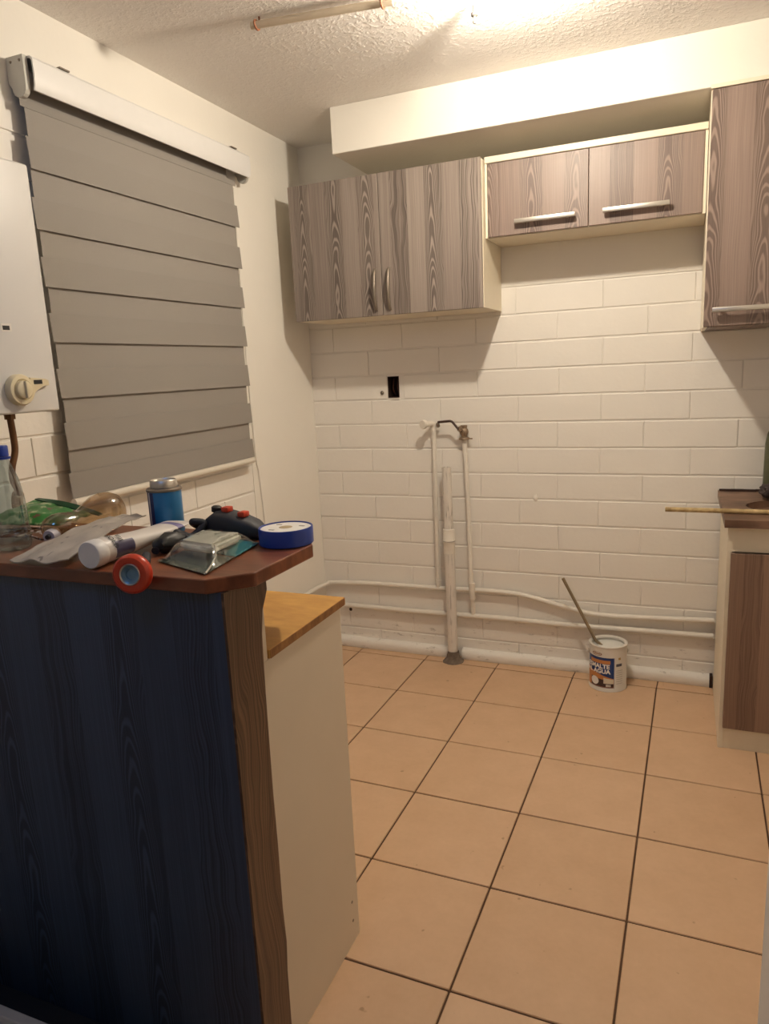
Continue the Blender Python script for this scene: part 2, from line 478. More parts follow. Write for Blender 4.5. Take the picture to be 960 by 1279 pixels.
# ================================================================== UPPER CABINETS
def bow_handle(parent, x, y, z0, z1):
    pts = [(x, y, z1), (x, y - 0.014, z1 - 0.012), (x, y - 0.026, (z0 + z1) / 2 + 0.02), (x, y - 0.026, (z0 + z1) / 2 - 0.02), (x, y - 0.014, z0 + 0.012), (x, y, z0)]
    ps = smooth_path(pts, 5); n = len(ps)
    rs = [0.0035 + 0.0045 * math.sin(math.pi * i / (n - 1)) for i in range(n)]
    obj('handle', tube(bmesh.new(), ps, rs, 10), 'dull_metal', parent, True)['label'] = 'dark bow handle'
def bar_handle(parent, x0, x1, y, z):
    bm = bmesh.new()
    box(bm, (x0, y - 0.032, z - 0.008), (x1, y - 0.020, z + 0.008), 0.002, 2)
    for x in (x0 + 0.03, x1 - 0.03): box(bm, (x - 0.005, y - 0.021, z - 0.005), (x + 0.005, y + 0.001, z + 0.005))
    obj('handle', bm, 'metal', parent, True)['label'] = 'brushed steel bar handle'

# left two-door cabinet
t = thing('wall_cabinet', 'grey wood-grain wall cabinet with two tall doors and bow handles', 'cabinet', (0.536, -0.16, 1.648))
x0, x1, z0, z1, yf = 0.110, 0.964, 1.648, 2.208, -0.303
obj('side_panel', B((x0, yf, z0), (x0 + 0.015, -0.002, z1)), 'cream', t)
obj('side_panel', B((x1 - 0.015, yf, z0), (x1, -0.002, z1), 0.001, 1), 'cream', t)
obj('bottom_panel', B((x0 + 0.015, yf, z0), (x1 - 0.015, -0.002, z0 + 0.015)), 'cream', t)
obj('top_panel', B((x0 + 0.015, yf, z1 - 0.015), (x1 - 0.015, -0.002, z1)), 'cream', t)
obj('back_panel', B((x0 + 0.015, -0.008, z0 + 0.015), (x1 - 0.015, -0.002, z1 - 0.015)), 'cream', t)
for a, b, hx in ((0.108, 0.5275, 0.503), (0.5305, 0.962, 0.566)):
    d = obj('door', B((a, -0.319, z0 - 0.001), (b, yf - 0.0005, z1 + 0.002), 0.0012, 1), 'wood_grey', t)
    bow_handle(d, hx, -0.319, 1.668, 1.838)

# low two-flap cabinet in the middle
t = thing('wall_cabinet', 'low wide wall cabinet with two flap doors and cream edge strips', 'cabinet', (1.37, -0.14, 1.915))
x0, x1, z0, z1, yf = 0.967, 1.770, 1.915, 2.216, -0.272
obj('side_panel', B((x0, yf, z0), (x0 + 0.009, -0.002, z1 - 0.024)), 'cream', t)
obj('side_panel', B((x1 - 0.010, yf + 0.004, z0), (x1, -0.002, z1 - 0.024)), 'cream', t)
obj('top_panel', B((x0, yf - 0.006, z1 - 0.024), (x1, -0.002, z1), 0.002, 1), 'cream', t)
obj('bottom_panel', B((x0 + 0.009, yf + 0.012, z0), (x1 - 0.010, -0.002, z0 + 0.014)), 'cream', t)
obj('back_panel', B((x0 + 0.009, -0.008, z0 + 0.014), (x1 - 0.010, -0.002, z1 - 0.024)), 'cream', t)
for a, b, h0, h1 in ((0.978, 1.3625, 1.088, 1.318), (1.365, 1.759, 1.418, 1.650)):
    d = obj('door', B((a, yf, z0 + 0.003), (b, yf + 0.0115, z1 - 0.0255), 0.0012, 1), 'wood_taupe', t)
    bar_handle(d, h0, h1, yf, 1.962)

# tall cabinet at the right
t = thing('wall_cabinet', 'tall taupe wood-grain wall cabinet touching the beam at the right edge', 'cabinet', (2.0, -0.2, 1.512))
x0, x1, z0, z1, yf = 1.772, 2.300, 1.512, 2.281, -0.404
obj('side_panel', B((x0, yf, z0), (x0 + 0.015, -0.002, z1)), 'cream', t)
obj('side_panel', B((x1 - 0.015, yf, z0), (x1, -0.002, z1)), 'cream', t)
obj('top_panel', B((x0 + 0.015, yf, z1 - 0.015), (x1 - 0.015, -0.002, z1)), 'cream', t)
obj('edge_strip', B((x0 - 0.002, yf - 0.022, z1 - 0.008), (x1, yf - 0.0005, z1 + 0.004)), 'cream', t)['label'] = 'pale edge strip along the top'
obj('bottom_panel', B((x0 + 0.015, yf, z0), (x1 - 0.015, -0.002, z0 + 0.015)), 'wood_taupe', t)
obj('back_panel', B((x0 + 0.015, -0.008, z0 + 0.015), (x1 - 0.015, -0.002, z1 - 0.015)), 'cream', t)
d = obj('door', B((x0 + 0.003, yf - 0.017, z0 + 0.002), (x1 - 0.002, yf - 0.0005, z1 - 0.010), 0.0012, 1), 'wood_taupe', t)
bar_handle(d, 1.800, 2.060, yf - 0.017, 1.568)

# ================================================================== BASE CABINET AT THE RIGHT, WORKTOP
t = thing('base_cabinet', 'floor cabinet with dark wood-grain door beside the paint can', 'cabinet', (2.13, -0.3, 0))
x0, x1, yf = 1.877, 2.40, -0.555
obj('side_panel', B((x0, yf, 0.0), (x0 + 0.016, -0.04, 0.838)), 'cream', t)
obj('side_panel', B((x1 - 0.016, yf, 0.0), (x1, -0.04, 0.838)), 'cream', t)
obj('back_panel', B((x0 + 0.016, -0.048, 0.09), (x1 - 0.016, -0.04, 0.838)), 'cream', t)
obj('floor_panel', B((x0 + 0.016, yf + 0.02, 0.085), (x1 - 0.016, -0.048, 0.10)), 'cream', t)
obj('top_rail', B((x0 + 0.016, yf, 0.745), (x1 - 0.016, yf + 0.016, 0.838)), 'cream', t)
obj('kickboard', B((x0 + 0.016, yf + 0.004, 0.0), (x1 - 0.016, yf + 0.018, 0.085)), 'cream', t)
d = obj('door', B((x0 + 0.012, yf - 0.017, 0.087), (x1 - 0.004, yf - 0.0005, 0.742), 0.0012, 1), 'wood_dark', t)
# worktop with the oval basin cut-out
wt = thing('worktop', 'worn dark brown worktop with oval basin cut-out on the floor cabinet', 'worktop', (2.13, -0.3, 0.84))
bm = bmesh.new(); WZ = 0.866; WB = 0.8385
out = []; inn = []; N = 48; ox, oy, ra, rb = 2.19, -0.33, 0.245, 0.155
wx0, wx1, wy0, wy1 = 1.863, 2.42, -0.60, -0.004
for k in range(N):
    a = 2 * math.pi * k / N; ca, sa = math.cos(a), math.sin(a)
    inn.append((ox + ra * ca, oy + rb * sa))
    sx = ((wx1 - ox) if ca > 0 else (ox - wx0)) / max(abs(ca), 1e-6); sy = ((wy1 - oy) if sa > 0 else (oy - wy0)) / max(abs(sa), 1e-6)
    s_ = min(sx, sy); out.append((ox + ca * s_, oy + sa * s_))
# exact corners
for cx_, cy_ in ((wx0, wy0), (wx0, wy1), (wx1, wy0), (wx1, wy1)):
    k = min(range(N), key=lambda q: (out[q][0] - cx_) ** 2 + (out[q][1] - cy_) ** 2); out[k] = (cx_, cy_)
ot = [bm.verts.new((x, y, WZ)) for x, y in out]; it = [bm.verts.new((x, y, WZ)) for x, y in inn]
ob_ = [bm.verts.new((x, y, WB)) for x, y in out]; ib = [bm.verts.new((x, y, WB)) for x, y in inn]
for k in range(N):
    q = (k + 1) % N
    bm.faces.new((ot[k], ot[q], it[q], it[k])); bm.faces.new((ob_[q], ob_[k], ib[k], ib[q]))
    bm.faces.new((ot[q], ot[k], ob_[k], ob_[q])); bm.faces.new((it[k], it[q], ib[q], ib[k]))
obj('board', bm, 'worn_board', wt)
bm = bmesh.new()   # dark ragged strip of old sealant on the rear edge
for k in range(12):
    a = wx0 + 0.004 + k * 0.045
    box(bm, (a, -0.018 - random.uniform(0, .01), WZ - 0.001), (a + 0.046, -0.005, WZ + random.uniform(0.003, 0.009)))
obj('sealant_strip', bm, 'dark_brown', wt)['label'] = 'ragged dark sealant along the rear edge'
bm = lathe(bmesh.new(), [(0.0, -0.085), (0.5, -0.085), (0.8, -0.065), (0.96, -0.025), (0.995, -0.0285), (0.97, -0.031), (0.82, -0.073), (0.5, -0.092), (0.0, -0.092)], (0, 0, 0), (0, 0, 1), 40)
for v in bm.verts: v.co = Vector((ox + v.co.x * ra * 0.99, oy + v.co.y * rb * 0.99, WZ + v.co.z))
obj('basin_shell', bm, 'worn_board', wt, True)['label'] = 'dark underside of the basin opening'

bm = tube(bmesh.new(), smooth_path([(1.671, -0.487, 0.8745), (1.80, -0.488, 0.8750), (2.006, -0.491, 0.8752), (2.30, -0.495, 0.8750)], 4), 0.0085, 10)
tag(obj('wooden_stick', bm, 'stick', None, True, (1.9, -0.49, 0.867)), 'thin paint-stained wooden stick lying across the dark worktop', 'stick')
# bottle and cloth at the very edge
t = thing('bottle', 'dull green bottle at the right edge behind the crumpled dark cloth', 'bottle', (2.055, -0.095, WZ))
bm = lathe(bmesh.new(), [(0, 0), (0.034, 0), (0.037, 0.006), (0.036, 0.20), (0.030, 0.24), (0.014, 0.27), (0.013, 0.30), (0, 0.30)], (2.055, -0.085, WZ + 0.001), n=28)
obj('glass_body', bm, plain('dull_green_glass', (0.09, 0.095, 0.05), 0.25), t, True)
obj('cap', lathe(bmesh.new(), [(0, 0.296), (0.016, 0.296), (0.016, 0.318), (0, 0.318)], (2.055, -0.085, WZ + 0.001), n=20), 'black', t, True)
bm = bmesh.new(); bmesh.ops.create_icosphere(bm, subdivisions=4, radius=1)
for v in bm.verts:
    n = mnoise.fractal(v.co * 2.3, 0.8, 2.0, 4) * 0.22
    p = v.co * (1 + n); v.co = Vector((2.065 + p.x * 0.064, -0.195 + p.y * 0.050, WZ + 0.033 + max(p.z, -0.95) * 0.034))
zmin = min(v.co.z for v in bm.verts)
for v in bm.verts: v.co.z += WZ + 0.0008 - zmin
tag(obj('cloth', bm, plain('dark_grey_cloth', (0.055, 0.04, 0.038), 0.9), None, True, (2.065, -0.195, WZ)), 'crumpled dark grey cloth lying on the worktop by the bottle', 'cloth')

# ================================================================== PIPES
def pipe_bm(pts, r, k=6): return tube(bmesh.new(), smooth_path(pts, k), r, 14)
PY = -0.022
t = thing('water_pipe', 'white water pipe with capped left riser and the upper bent run', 'pipe', (0.635, PY, 0.34))
obj('pipe_run', pipe_bm([(0.020, -0.62, 0.345), (0.020, -0.25, 0.345), (0.030, -0.06, 0.343), (0.075, PY - 0.002, 0.345), (0.307, PY, 0.354), (0.632, PY, 0.356), (0.85, PY, 0.361), (1.043, PY, 0.354), (1.228, PY, 0.315), (1.371, PY, 0.288), (1.577, PY, 0.290), (1.87, PY, 0.303)], 0.0115), 'pvc', t, True)
rz = obj('riser', tube(bmesh.new(), [(0.635, PY, 0.356), (0.637, PY, 1.145)], 0.0105, 14), 'pvc', t, True)
obj('coupling', tube(bmesh.new(), [(0.635, PY, 0.372), (0.635, PY, 0.40)], 0.0135, 14), 'pvc', t, True)
obj('coupling', tube(bmesh.new(), [(0.636, PY, 0.735), (0.636, PY, 0.752)], 0.0122, 14), 'pvc', t, True)
e = obj('elbow', pipe_bm([(0.637, PY, 1.128), (0.637, PY, 1.146), (0.634, PY - 0.006, 1.160), (0.622, PY - 0.030, 1.163), (0.612, PY - 0.052, 1.163)], 0.0135), 'pvc', t, True)
obj('collar', lathe(bmesh.new(), [(0, 0), (0.019, 0), (0.021, 0.004), (0.021, 0.014), (0.019, 0.018), (0, 0.018)], (0.6125, PY - 0.050, 1.163), (-0.42, -0.9, 0), 16), 'pvc', e, True)
obj('plug', lathe(bmesh.new(), [(0, 0), (0.009, 0), (0.009, 0.016), (0.006, 0.022), (0, 0.022)], (0.661, PY - 0.004, 1.150), (0.1, -0.6, 0.5), 8), 'dull_metal', e, True)['label'] = 'small grey screw plug'

t = thing('water_pipe', 'white water pipe with lever valve riser and the lower straight run', 'pipe', (0.80, PY, 0.22))
obj('pipe_run', pipe_bm([(0.03, PY, 0.228), (0.432, PY, 0.226), (0.686, PY, 0.227), (0.926, PY, 0.229), (1.228, PY, 0.225), (1.578, PY, 0.229), (1.87, PY, 0.232)], 0.0125), 'pvc', t, True)
obj('riser', pipe_bm([(0.809, PY, 0.229), (0.8085, PY - 0.004, 0.30), (0.808, PY - 0.015, 0.36), (0.804, PY - 0.012, 0.44), (0.797, PY, 0.70), (0.786, PY, 1.085)], 0.0105), 'pvc', t, True)
obj('coupling', tube(bmesh.new(), [(0.8086, PY - 0.008, 0.318), (0.8084, PY - 0.015, 0.40)], 0.0145, 14), 'pvc', t, True)
obj('coupling', tube(bmesh.new(), [(0.7985, PY, 0.655), (0.7980, PY, 0.68)], 0.0135, 14), 'pvc', t, True)
vb = thing('water_valve', 'dirty metal ball valve with a long bent lever on the right riser', 'valve', (0.786, PY, 1.086))
bm = lathe(bmesh.new(), [(0, 0.0), (0.024, 0.0), (0.026, 0.004), (0.024, 0.009), (0.014, 0.012), (0.014, 0.020), (0.019, 0.026), (0.022, 0.036), (0.019, 0.047), (0.014, 0.053), (0.016, 0.056), (0.016, 0.066), (0, 0.066)], (0.785, PY - 0.002, 1.0865), n=12)
valve_m = plain('grimy_brass', (0.30, 0.22, 0.15), 0.5, 0.5, 0.5, 90)
obj('valve_body', bm, valve_m, vb, True)
obj('stem', lathe(bmesh.new(), [(0, 0), (0.008, 0), (0.008, 0.016), (0.013, 0.018), (0.013, 0.026), (0, 0.028)], (0.781, PY - 0.018, 1.128), (-0.25, -0.8, 0.45), 8), valve_m, vb, True)
obj('wing_tab', B((0.800, PY - 0.010, 1.088), (0.826, PY - 0.005, 1.094)), valve_m, vb)
bm = bmesh.new(); pl = [(0.785, PY - 0.034, 1.128), (0.766, PY - 0.040, 1.142), (0.742, PY - 0.042, 1.172), (0.732, PY - 0.042, 1.176), (0.672, PY - 0.040, 1.171)]
for a, b in zip(pl[:-1], pl[1:]): tube(bm, [a, b], 0.0055, 8)
obj('lever', bm, plain('dark_rust_lever', (0.055, 0.025, 0.016), 0.5), vb, True)['label'] = 'dark bent lever'

t = thing('drain_pipe', 'thick scraped grey-white drain pipe standing upright on the floor', 'pipe', (0.712, -0.060, 0))
prof = [(0.0, 0.002), (0.0245, 0.002), (0.0245, 0.60), (0.0215, 0.602), (0.0215, 0.962), (0.0185, 0.962), (0.0185, 0.80), (0, 0.80)]
bm = lathe(bmesh.new(), prof, (0, 0, 0), n=24)
for v in bm.verts: v.co += Vector((0.7135 - 0.0075 * v.co.z, -0.060, 0))
obj('pipe_tube', bm, 'drain', t, True)
bm = lathe(bmesh.new(), [(0.024, 0.548), (0.0275, 0.549), (0.0275, 0.600), (0.0290, 0.602), (0.0290, 0.614), (0.0275, 0.616), (0.0275, 0.665), (0.0225, 0.668)], (0.7090, -0.060, 0), n=24)
obj('coupling', bm, 'pvc', t, True)
obj('rubber_ring', lathe(bmesh.new(), [(0.0274, 0.606), (0.0294, 0.607), (0.0294, 0.6095), (0.0274, 0.6105)], (0.7090, -0.060, 0), n=24), 'dull_metal', t, True)
bm = lathe(bmesh.new(), [(0.026, 0.055), (0.030, 0.035), (0.033, 0.020), (0.046, 0.006), (0.052, 0.0005), (0.0, 0.0005)], (0.714, -0.062, 0), n=28)
for v in bm.verts:
    n = mnoise.noise(v.co * 60) * 0.004; v.co.x += n; v.co.y = min(v.co.y + n, -0.004)
obj('cement_collar', bm, plain('dirty_cement', (0.17, 0.13, 0.10), 0.9, 0, 0.6, 60), t, True)['label'] = 'dirty cement collar at the floor'

# junction box cavity
t = thing('junction_box', 'dark open junction box hole in the white brick wall', 'wall box', ((HX0 + HX1) / 2, 0.03, HZ0))
bm = bmesh.new(); e_ = 0.0008
box(bm, (HX0 + e_, 0.066, HZ0 + e_), (HX1 - e_, 0.070, HZ1 - e_))
for a, b in (((HX0 + e_, HZ0 + e_), (HX0 + 0.003, HZ1 - e_)), ((HX1 - 0.003, HZ0 + e_), (HX1 - e_, HZ1 - e_)), ((HX0 + 0.003, HZ0 + e_), (HX1 - 0.003, HZ0 + 0.003)), ((HX0 + 0.003, HZ1 - 0.003), (HX1 - 0.003, HZ1 - e_))):
    box(bm, (a[0], 0.002, a[1]), (b[0], 0.066, b[1]))
obj('box_shell', bm, 'dark_brown', t)
for k, x in enumerate((0.420, 0.444)):
    obj('wire', tube(bmesh.new(), smooth_path([(x, 0.062, HZ0 + 0.012), (x + 0.004, 0.022, 1.33), (x - 0.002, 0.055, HZ1 - 0.012)], 5), 0.0035, 8), plain('brown_wire', (0.10, 0.035, 0.022), 0.5), t, True)
obj('cover_lip', B((0.425, -0.0035, 1.2795), (0.466, 0.0, 1.2845)), 'wall', t)
t = tag(obj('wall_plug', lathe(bmesh.new(), [(0.004, 0.0), (0.009, 0.0), (0.010, 0.003), (0.006, 0.006), (0.004, 0.004), (0.003, 0.0)], (0.376, -0.0012, 1.312), (0, -1, 0), 12), 'dull_metal', None, True, (0.376, 0, 1.312)), 'tiny dark wall plug left of the junction box hole', 'wall plug')
bm = bmesh.new(); bmesh.ops.create_icosphere(bm, subdivisions=2, radius=1)
for v in bm.verts:
    q = v.co * (1 + mnoise.noise(v.co * 3) * 0.4); v.co = Vector((1.108 + q.x * 0.010, -0.001 + q.y * 0.007, 0.814 + q.z * 0.016))
tag(obj('wall_plug', bm, 'wall', None, True, (1.108, 0, 0.814)), 'painted-over wall plug alone on the brick wall below the tall cabinets', 'wall plug')

tag(obj('wall_plug', lathe(bmesh.new(), [(0, 0.0), (0.008, 0.0), (0.009, 0.003), (0.005, 0.005), (0, 0.005)], (0.140, 0.0, 0.197), (0, -1, 0), 12), 'dark_brown', None, True, (0.140, 0, 0.197)), 'small dark wall plug below the lower pipe by the corner', 'wall plug')
# thin painted cable beside the blind
bm = pipe_bm([(0.004, -0.575, 2.17), (0.004, -0.585, 1.60), (0.004, -0.575, 1.10), (0.004, -0.560, 1.00), (0.004, -0.545, 0.80), (0.004, -0.530, 0.62)], 0.0035)
tag(obj('cable', bm, 'plaster', None, True, (0.004, -0.57, 0.62)), 'thin painted-over cable running down the left wall beside the blind', 'cable')

# ================================================================== PAINT CAN
CX, CY = 1.448, -0.128; R = 0.079; HC = 0.205
t = thing('paint_can', 'open tin of white water-based enamel standing by the back wall', 'paint can', (CX, CY, 0))
body_m = plain('white_printed_tin', (0.72, 0.68, 0.62), 0.35)
prof = [(0, 0.002), (R - 0.002, 0.002), (R + 0.0015, 0.0015), (R + 0.0015, 0.007), (R, 0.009), (R, HC - 0.008), (R + 0.002, HC - 0.006), (R + 0.0025, HC), (R - 0.002, HC + 0.001), (R - 0.009, HC - 0.001), (R - 0.012, HC - 0.006), (R - 0.006, HC - 0.010), (R - 0.003, HC - 0.03), (0, HC - 0.03)]
obj('tin', lathe(bmesh.new(), prof, (CX, CY, 0), n=48), body_m, t, True)
obj('paint', lathe(bmesh.new(), [(0, HC - 0.018), (R - 0.0065, HC - 0.018), (R - 0.0065, HC - 0.024), (0, HC - 0.024)], (CX, CY, 0), n=40), plain('wet_white_paint', (0.80, 0.80, 0.76), 0.15), t, True)['label'] = 'white paint inside the tin'
# label direction: centre angle of the blue panel as seen from the viewer
A0 = math.atan2(CAM.y - CY, CAM.x - CX)
def patch(name, a0, a1, z0, z1, mat, lift, parent, z0b=None, z1b=None):
    bm = bmesh.new(); n = max(2, int(abs(a1 - a0) / 0.08)); rows = []
    for i in range(n + 1):
        a = a0 + (a1 - a0) * i / n; f = i / n
        zl = z0 + ((z0b if z0b is not None else z0) - z0) * f; zh = z1 + ((z1b if z1b is not None else z1) - z1) * f
        rows.append([bm.verts.new((CX + r * math.cos(a), CY + r * math.sin(a), z)) for r, z in ((R + lift, zl), (R + lift, zh), (R - 0.0005, zh), (R - 0.0005, zl))])
    for a, b in zip(rows[:-1], rows[1:]):
        for k in range(4): bm.faces.new((a[k], a[(k + 1) % 4], b[(k + 1) % 4], b[k]))
    bm.faces.new(rows[0]); bm.faces.new(rows[-1][::-1])
    return obj(name, bm, mat, parent, True)
L0, L1 = A0 - 1.35, A0 + 0.33     # left and right limits of the printed panel
navy = plain('label_navy', (0.010, 0.04, 0.17), 0.35); orange = plain('label_orange', (0.55, 0.22, 0.07), 0.4)
lp = patch('printed_label', L0, L1, 0.020, 0.158, navy, 0.0004, t); lp['label'] = 'navy printed label with white lettering'
patch('label_band', L0 + 0.30, L1 - 0.20, 0.130, 0.146, orange, 0.0007, lp)
patch('label_image', L0, L1, 0.022, 0.102, orange, 0.0007, lp, None, 0.062)
patch('label_image', L0 + 0.35, L1 - 0.02, 0.024, 0.064, plain('label_dark', (0.06, 0.03, 0.03), 0.4), 0.0010, lp, None, 0.052)
patch('label_image', L1 - 0.55, L1 - 0.02, 0.040, 0.066, plain('label_cream', (0.68, 0.62, 0.50), 0.4), 0.0013, lp, None, 0.060)
patch('label_image', L1 - 0.42, L1 - 0.16, 0.026, 0.036, plain('label_pale', (0.55, 0.52, 0.48), 0.4), 0.0013, lp)
patch('label_image', L1 + 0.01, L1 + 0.035, 0.018, 0.158, plain('label_edge', (0.40, 0.40, 0.48), 0.4), 0.0006, t)
def wrap_text(txt, size, ac, zc, mat, lift, parent, off=0.0006, rot=0.0):
    bm = text_bm(txt, size, off)
    for v in bm.verts:
        x, y = v.co.x, v.co.y
        x, y = x * math.cos(rot) - y * math.sin(rot), x * math.sin(rot) + y * math.cos(rot)
        a = ac + x / R; v.co = Vector((CX + (R + lift) * math.cos(a), CY + (R + lift) * math.sin(a), zc + y))
    return obj('lettering', bm, mat, parent)
letter = plain('label_white', (0.82, 0.80, 0.78), 0.4)
wrap_text('ESMALTE', 0.0265, A0 - 0.58, 0.117, letter, 0.0011, lp, 0.0011)
wrap_text('AL AGUA', 0.0265, A0 - 0.58, 0.094, letter, 0.0013, lp, 0.0011)
def oval(ac, zc, ra_, rb_, mat, lift, name, hole=0.0, parent=None):
    bm = bmesh.new(); o_, i_ = [], []
    for k in range(24):
        q = 2 * math.pi * k / 24
        for lst, s_ in ((o_, 1.0), (i_, hole)):
            if s_ == 0: continue
            a = ac + ra_ * s_ * math.cos(q) / R; z = zc + rb_ * s_ * math.sin(q)
            lst.append(bm.verts.new((CX + (R + lift) * math.cos(a), CY + (R + lift) * math.sin(a), z)))
    if hole:
        for k in range(24): bm.faces.new((o_[k], o_[(k + 1) % 24], i_[(k + 1) % 24], i_[k]))
    else:
        c_ = bm.verts.new((CX + (R + lift) * math.cos(ac), CY + (R + lift) * math.sin(ac), zc))
        for k in range(24): bm.faces.new((o_[k], o_[(k + 1) % 24], c_))
    return obj(name, bm, mat, parent or t)
oval(A0 - 0.72, 0.048, 0.019, 0.019, letter, 0.0024, 'label_badge', 0.0, lp)
oval(A0 - 0.62, 0.172, 0.024, 0.0085, plain('logo_brown', (0.30, 0.16, 0.10), 0.4), 0.0008, 'oval_logo', 0.78)
patch('oval_logo_bar', A0 - 0.80, A0 - 0.44, 0.169, 0.175, plain('logo_fill', (0.42, 0.26, 0.18), 0.4), 0.0006, t)
patch('side_print', A0 + 0.45, A0 + 0.80, 0.118, 0.130, plain('print_dark', (0.09, 0.08, 0.10), 0.4), 0.0006, t)
patch('side_print', A0 + 0.58, A0 + 0.72, 0.148, 0.158, plain('print_ochre', (0.45, 0.28, 0.08), 0.4), 0.0006, t)
for k in range(7): patch('side_print', A0 + 0.46, A0 + 0.86, 0.098 - k * 0.010, 0.100 - k * 0.010, plain('print_grey', (0.42, 0.38, 0.34), 0.4), 0.0005, t)
# ears and wire bail hanging at the sides
for sgn in (-1, 1):
    a = A0 + math.pi / 2 * sgn + 0.15
    obj('ear', lathe(bmesh.new(), [(0, -0.001), (0.010, -0.001), (0.011, 0.003), (0.006, 0.006), (0, 0.006)], (CX + R * math.cos(a), CY + R * math.sin(a), 0.165), (math.cos(a), math.sin(a), 0), 14), 'metal', t, True)
pts = []
for k in range(13):
    q = k / 12; a = A0 - math.pi / 2 + 0.15 - math.pi * q
    pts.append((CX + (R + 0.009) * math.cos(a), CY + (R + 0.009) * math.sin(a), 0.165 - 0.060 * math.sin(math.pi * q)))
obj('bail', tube(bmesh.new(), pts, 0.0017, 8), 'metal', t, True)['label'] = 'thin wire carrying handle'
bm = tube(bmesh.new(), [(1.247, -0.100, 0.472), (1.393, -0.122, 0.203), (1.425, -0.128, 0.1795)], 0.0068, 12)
tag(obj('stir_stick', bm, plain('paint_stick', (0.23, 0.17, 0.10), 0.5), None, True, (1.39, -0.122, 0.2)), 'slim grey-brown stick leaning out of the paint tin', 'stick')

# ================================================================== BAR COUNTER, LOW CABINET
XE = 0.994
t = thing('bar_counter', 'bar counter faced with dark wood-grain panel tinted for blue light and red-brown top', 'bar counter', (0.5, -2.19, 0))
obj('core', B((0.004, -2.238, 0.0), (XE - 0.0185, -2.125, 1.053)), 'white_panel', t)
obj('end_board', B((XE - 0.018, -2.238, 0.8795), (XE - 0.0002, -2.125, 1.053)), 'white_panel', t)
obj('floor_shade_strip', B((0.004, -2.330, 0.0), (XE, -2.2525, 0.014), 0.003, 1), 'navyblack', t)  # added dark strip over the lit floor, standing in for shade there
obj('front_panel', B((0.004, -2.252, 0.0), (XE, -2.2385, 1.053), 0.001, 1), 'wood_blue_tint', t)['label'] = 'dark wood-grain front panel tinted for blue light'
edge = [(-2.116, 1.020), (-2.124, 1.005), (-2.137, 0.985), (-2.145, 0.940), (-2.147, 0.905), (-2.150, 0.81), (-2.152, 0.70), (-2.153, 0.61), (-2.152, 0.50), (-2.154, 0.35), (-2.150, 0.27), (-2.156, 0.204), (-2.158, 0.073), (-2.158, 0.0)]
bm = bmesh.new()
L_ = [(-2.2535, 0.0), (-2.2535, 1.053), (-2.118, 1.053)] + edge
fa = [bm.verts.new((XE + 0.0001, y, z)) for y, z in L_]; fb = [bm.verts.new((XE + 0.0055, y, z)) for y, z in L_]
n = len(L_)
for k in range(n): bm.faces.new((fa[k], fa[(k + 1) % n], fb[(k + 1) % n], fb[k]))
bm.faces.new(fa[::-1]); bm.faces.new(fb)
obj('end_panel', bm, 'wood_end', t)['label'] = 'brown wood-grain end panel with a wavy cut edge'
poly = [(0.004, -2.268), (0.975, -2.268), (1.036, -2.205), (1.040, -1.998), (0.985, -1.915), (0.004, -1.915)]
bm = prism(bmesh.new(), poly, 1.0535, 1.080)
es = [e for e in bm.edges]
bmesh.ops.bevel(bm, geom=es, offset=0.003, segments=2, affect='EDGES', profile=0.5)
obj('bar_board', bm, 'bar_top', t)['label'] = 'red-brown varnished top board with clipped corners'

t = thing('low_cabinet', 'white melamine kitchen cabinet standing behind the bar counter', 'cabinet', (0.5, -1.95, 0))
yb, yf2 = -2.1235, -1.805
ep = obj('end_panel', B((XE - 0.018, -2.238, 0.0), (XE, yf2, 0.8785), 0.0008, 1), 'white_panel', t)
for z in (0.115, 0.062): obj('screw_hole', lathe(bmesh.new(), [(0, 0), (0.004, 0), (0.003, 0.0012), (0, 0.0012)], (XE, -1.838, z), (1, 0, 0), 10), 'dull_metal', ep)
obj('end_panel', B((0.008, yb, 0.0), (0.026, yf2, 0.8785)), 'white_panel', t)
obj('back_panel', B((0.026, yb, 0.10), (XE - 0.018, yb + 0.006, 0.8785)), 'white_panel', t)
obj('floor_panel', B((0.026, yb + 0.006, 0.085), (XE - 0.018, yf2 - 0.001, 0.10)), 'white_panel', t)
obj('kickboard', B((0.026, yf2 - 0.05, 0.0), (XE - 0.018, yf2 - 0.035, 0.085)), 'white_panel', t)
for a, b in ((0.028, 0.500), (0.503, XE - 0.020)):
    d = obj('door', B((a, yf2 - 0.0005, 0.09), (b, yf2 + 0.0155, 0.874), 0.001, 1), 'white_panel', t)
    hx = 0.47 if a < 0.1 else 0.533
    obj('handle', tube(bmesh.new(), smooth_path([(hx, yf2 + 0.015, 0.80), (hx, yf2 + 0.038, 0.785), (hx, yf2 + 0.038, 0.725), (hx, yf2 + 0.015, 0.71)], 4), 0.005, 8), 'dull_metal', d, True)
bm = bmesh.new(); box(bm, (0.008, yb, 0.880), (XE + 0.004, -1.785, 0.8985), 0.0015, 1)
w2 = thing('worktop', 'raw ochre chipboard top lying on the white low cabinet', 'worktop', (0.5, -1.95, 0.88))
obj('board', bm, 'chipboard', w2)
obj('raw_edge', B((XE + 0.0042, yb + 0.002, 0.8805), (XE + 0.0052, -1.786, 0.8975)), 'chip_edge', w2)['label'] = 'dark unfinished edge of the board'

# box on the floor by the bar
t = thing('storage_box', 'grey lidded box on the floor at the lower left corner', 'box', (0.42, -2.62, 0))
gm = plain('grey_plastic', (0.50, 0.50, 0.52), 0.45)
obj('tub', B((0.115, -2.805, 0.001), (0.705, -2.415, 0.150), 0.01, 2), gm, t)
bm = B((0.105, -2.815, 0.1505), (0.715, -2.405, 0.166), 0.004, 2)
box(bm, (0.108, -2.432, 0.1655), (0.712, -2.410, 0.184), 0.003, 2)
obj('lid', bm, gm, t)

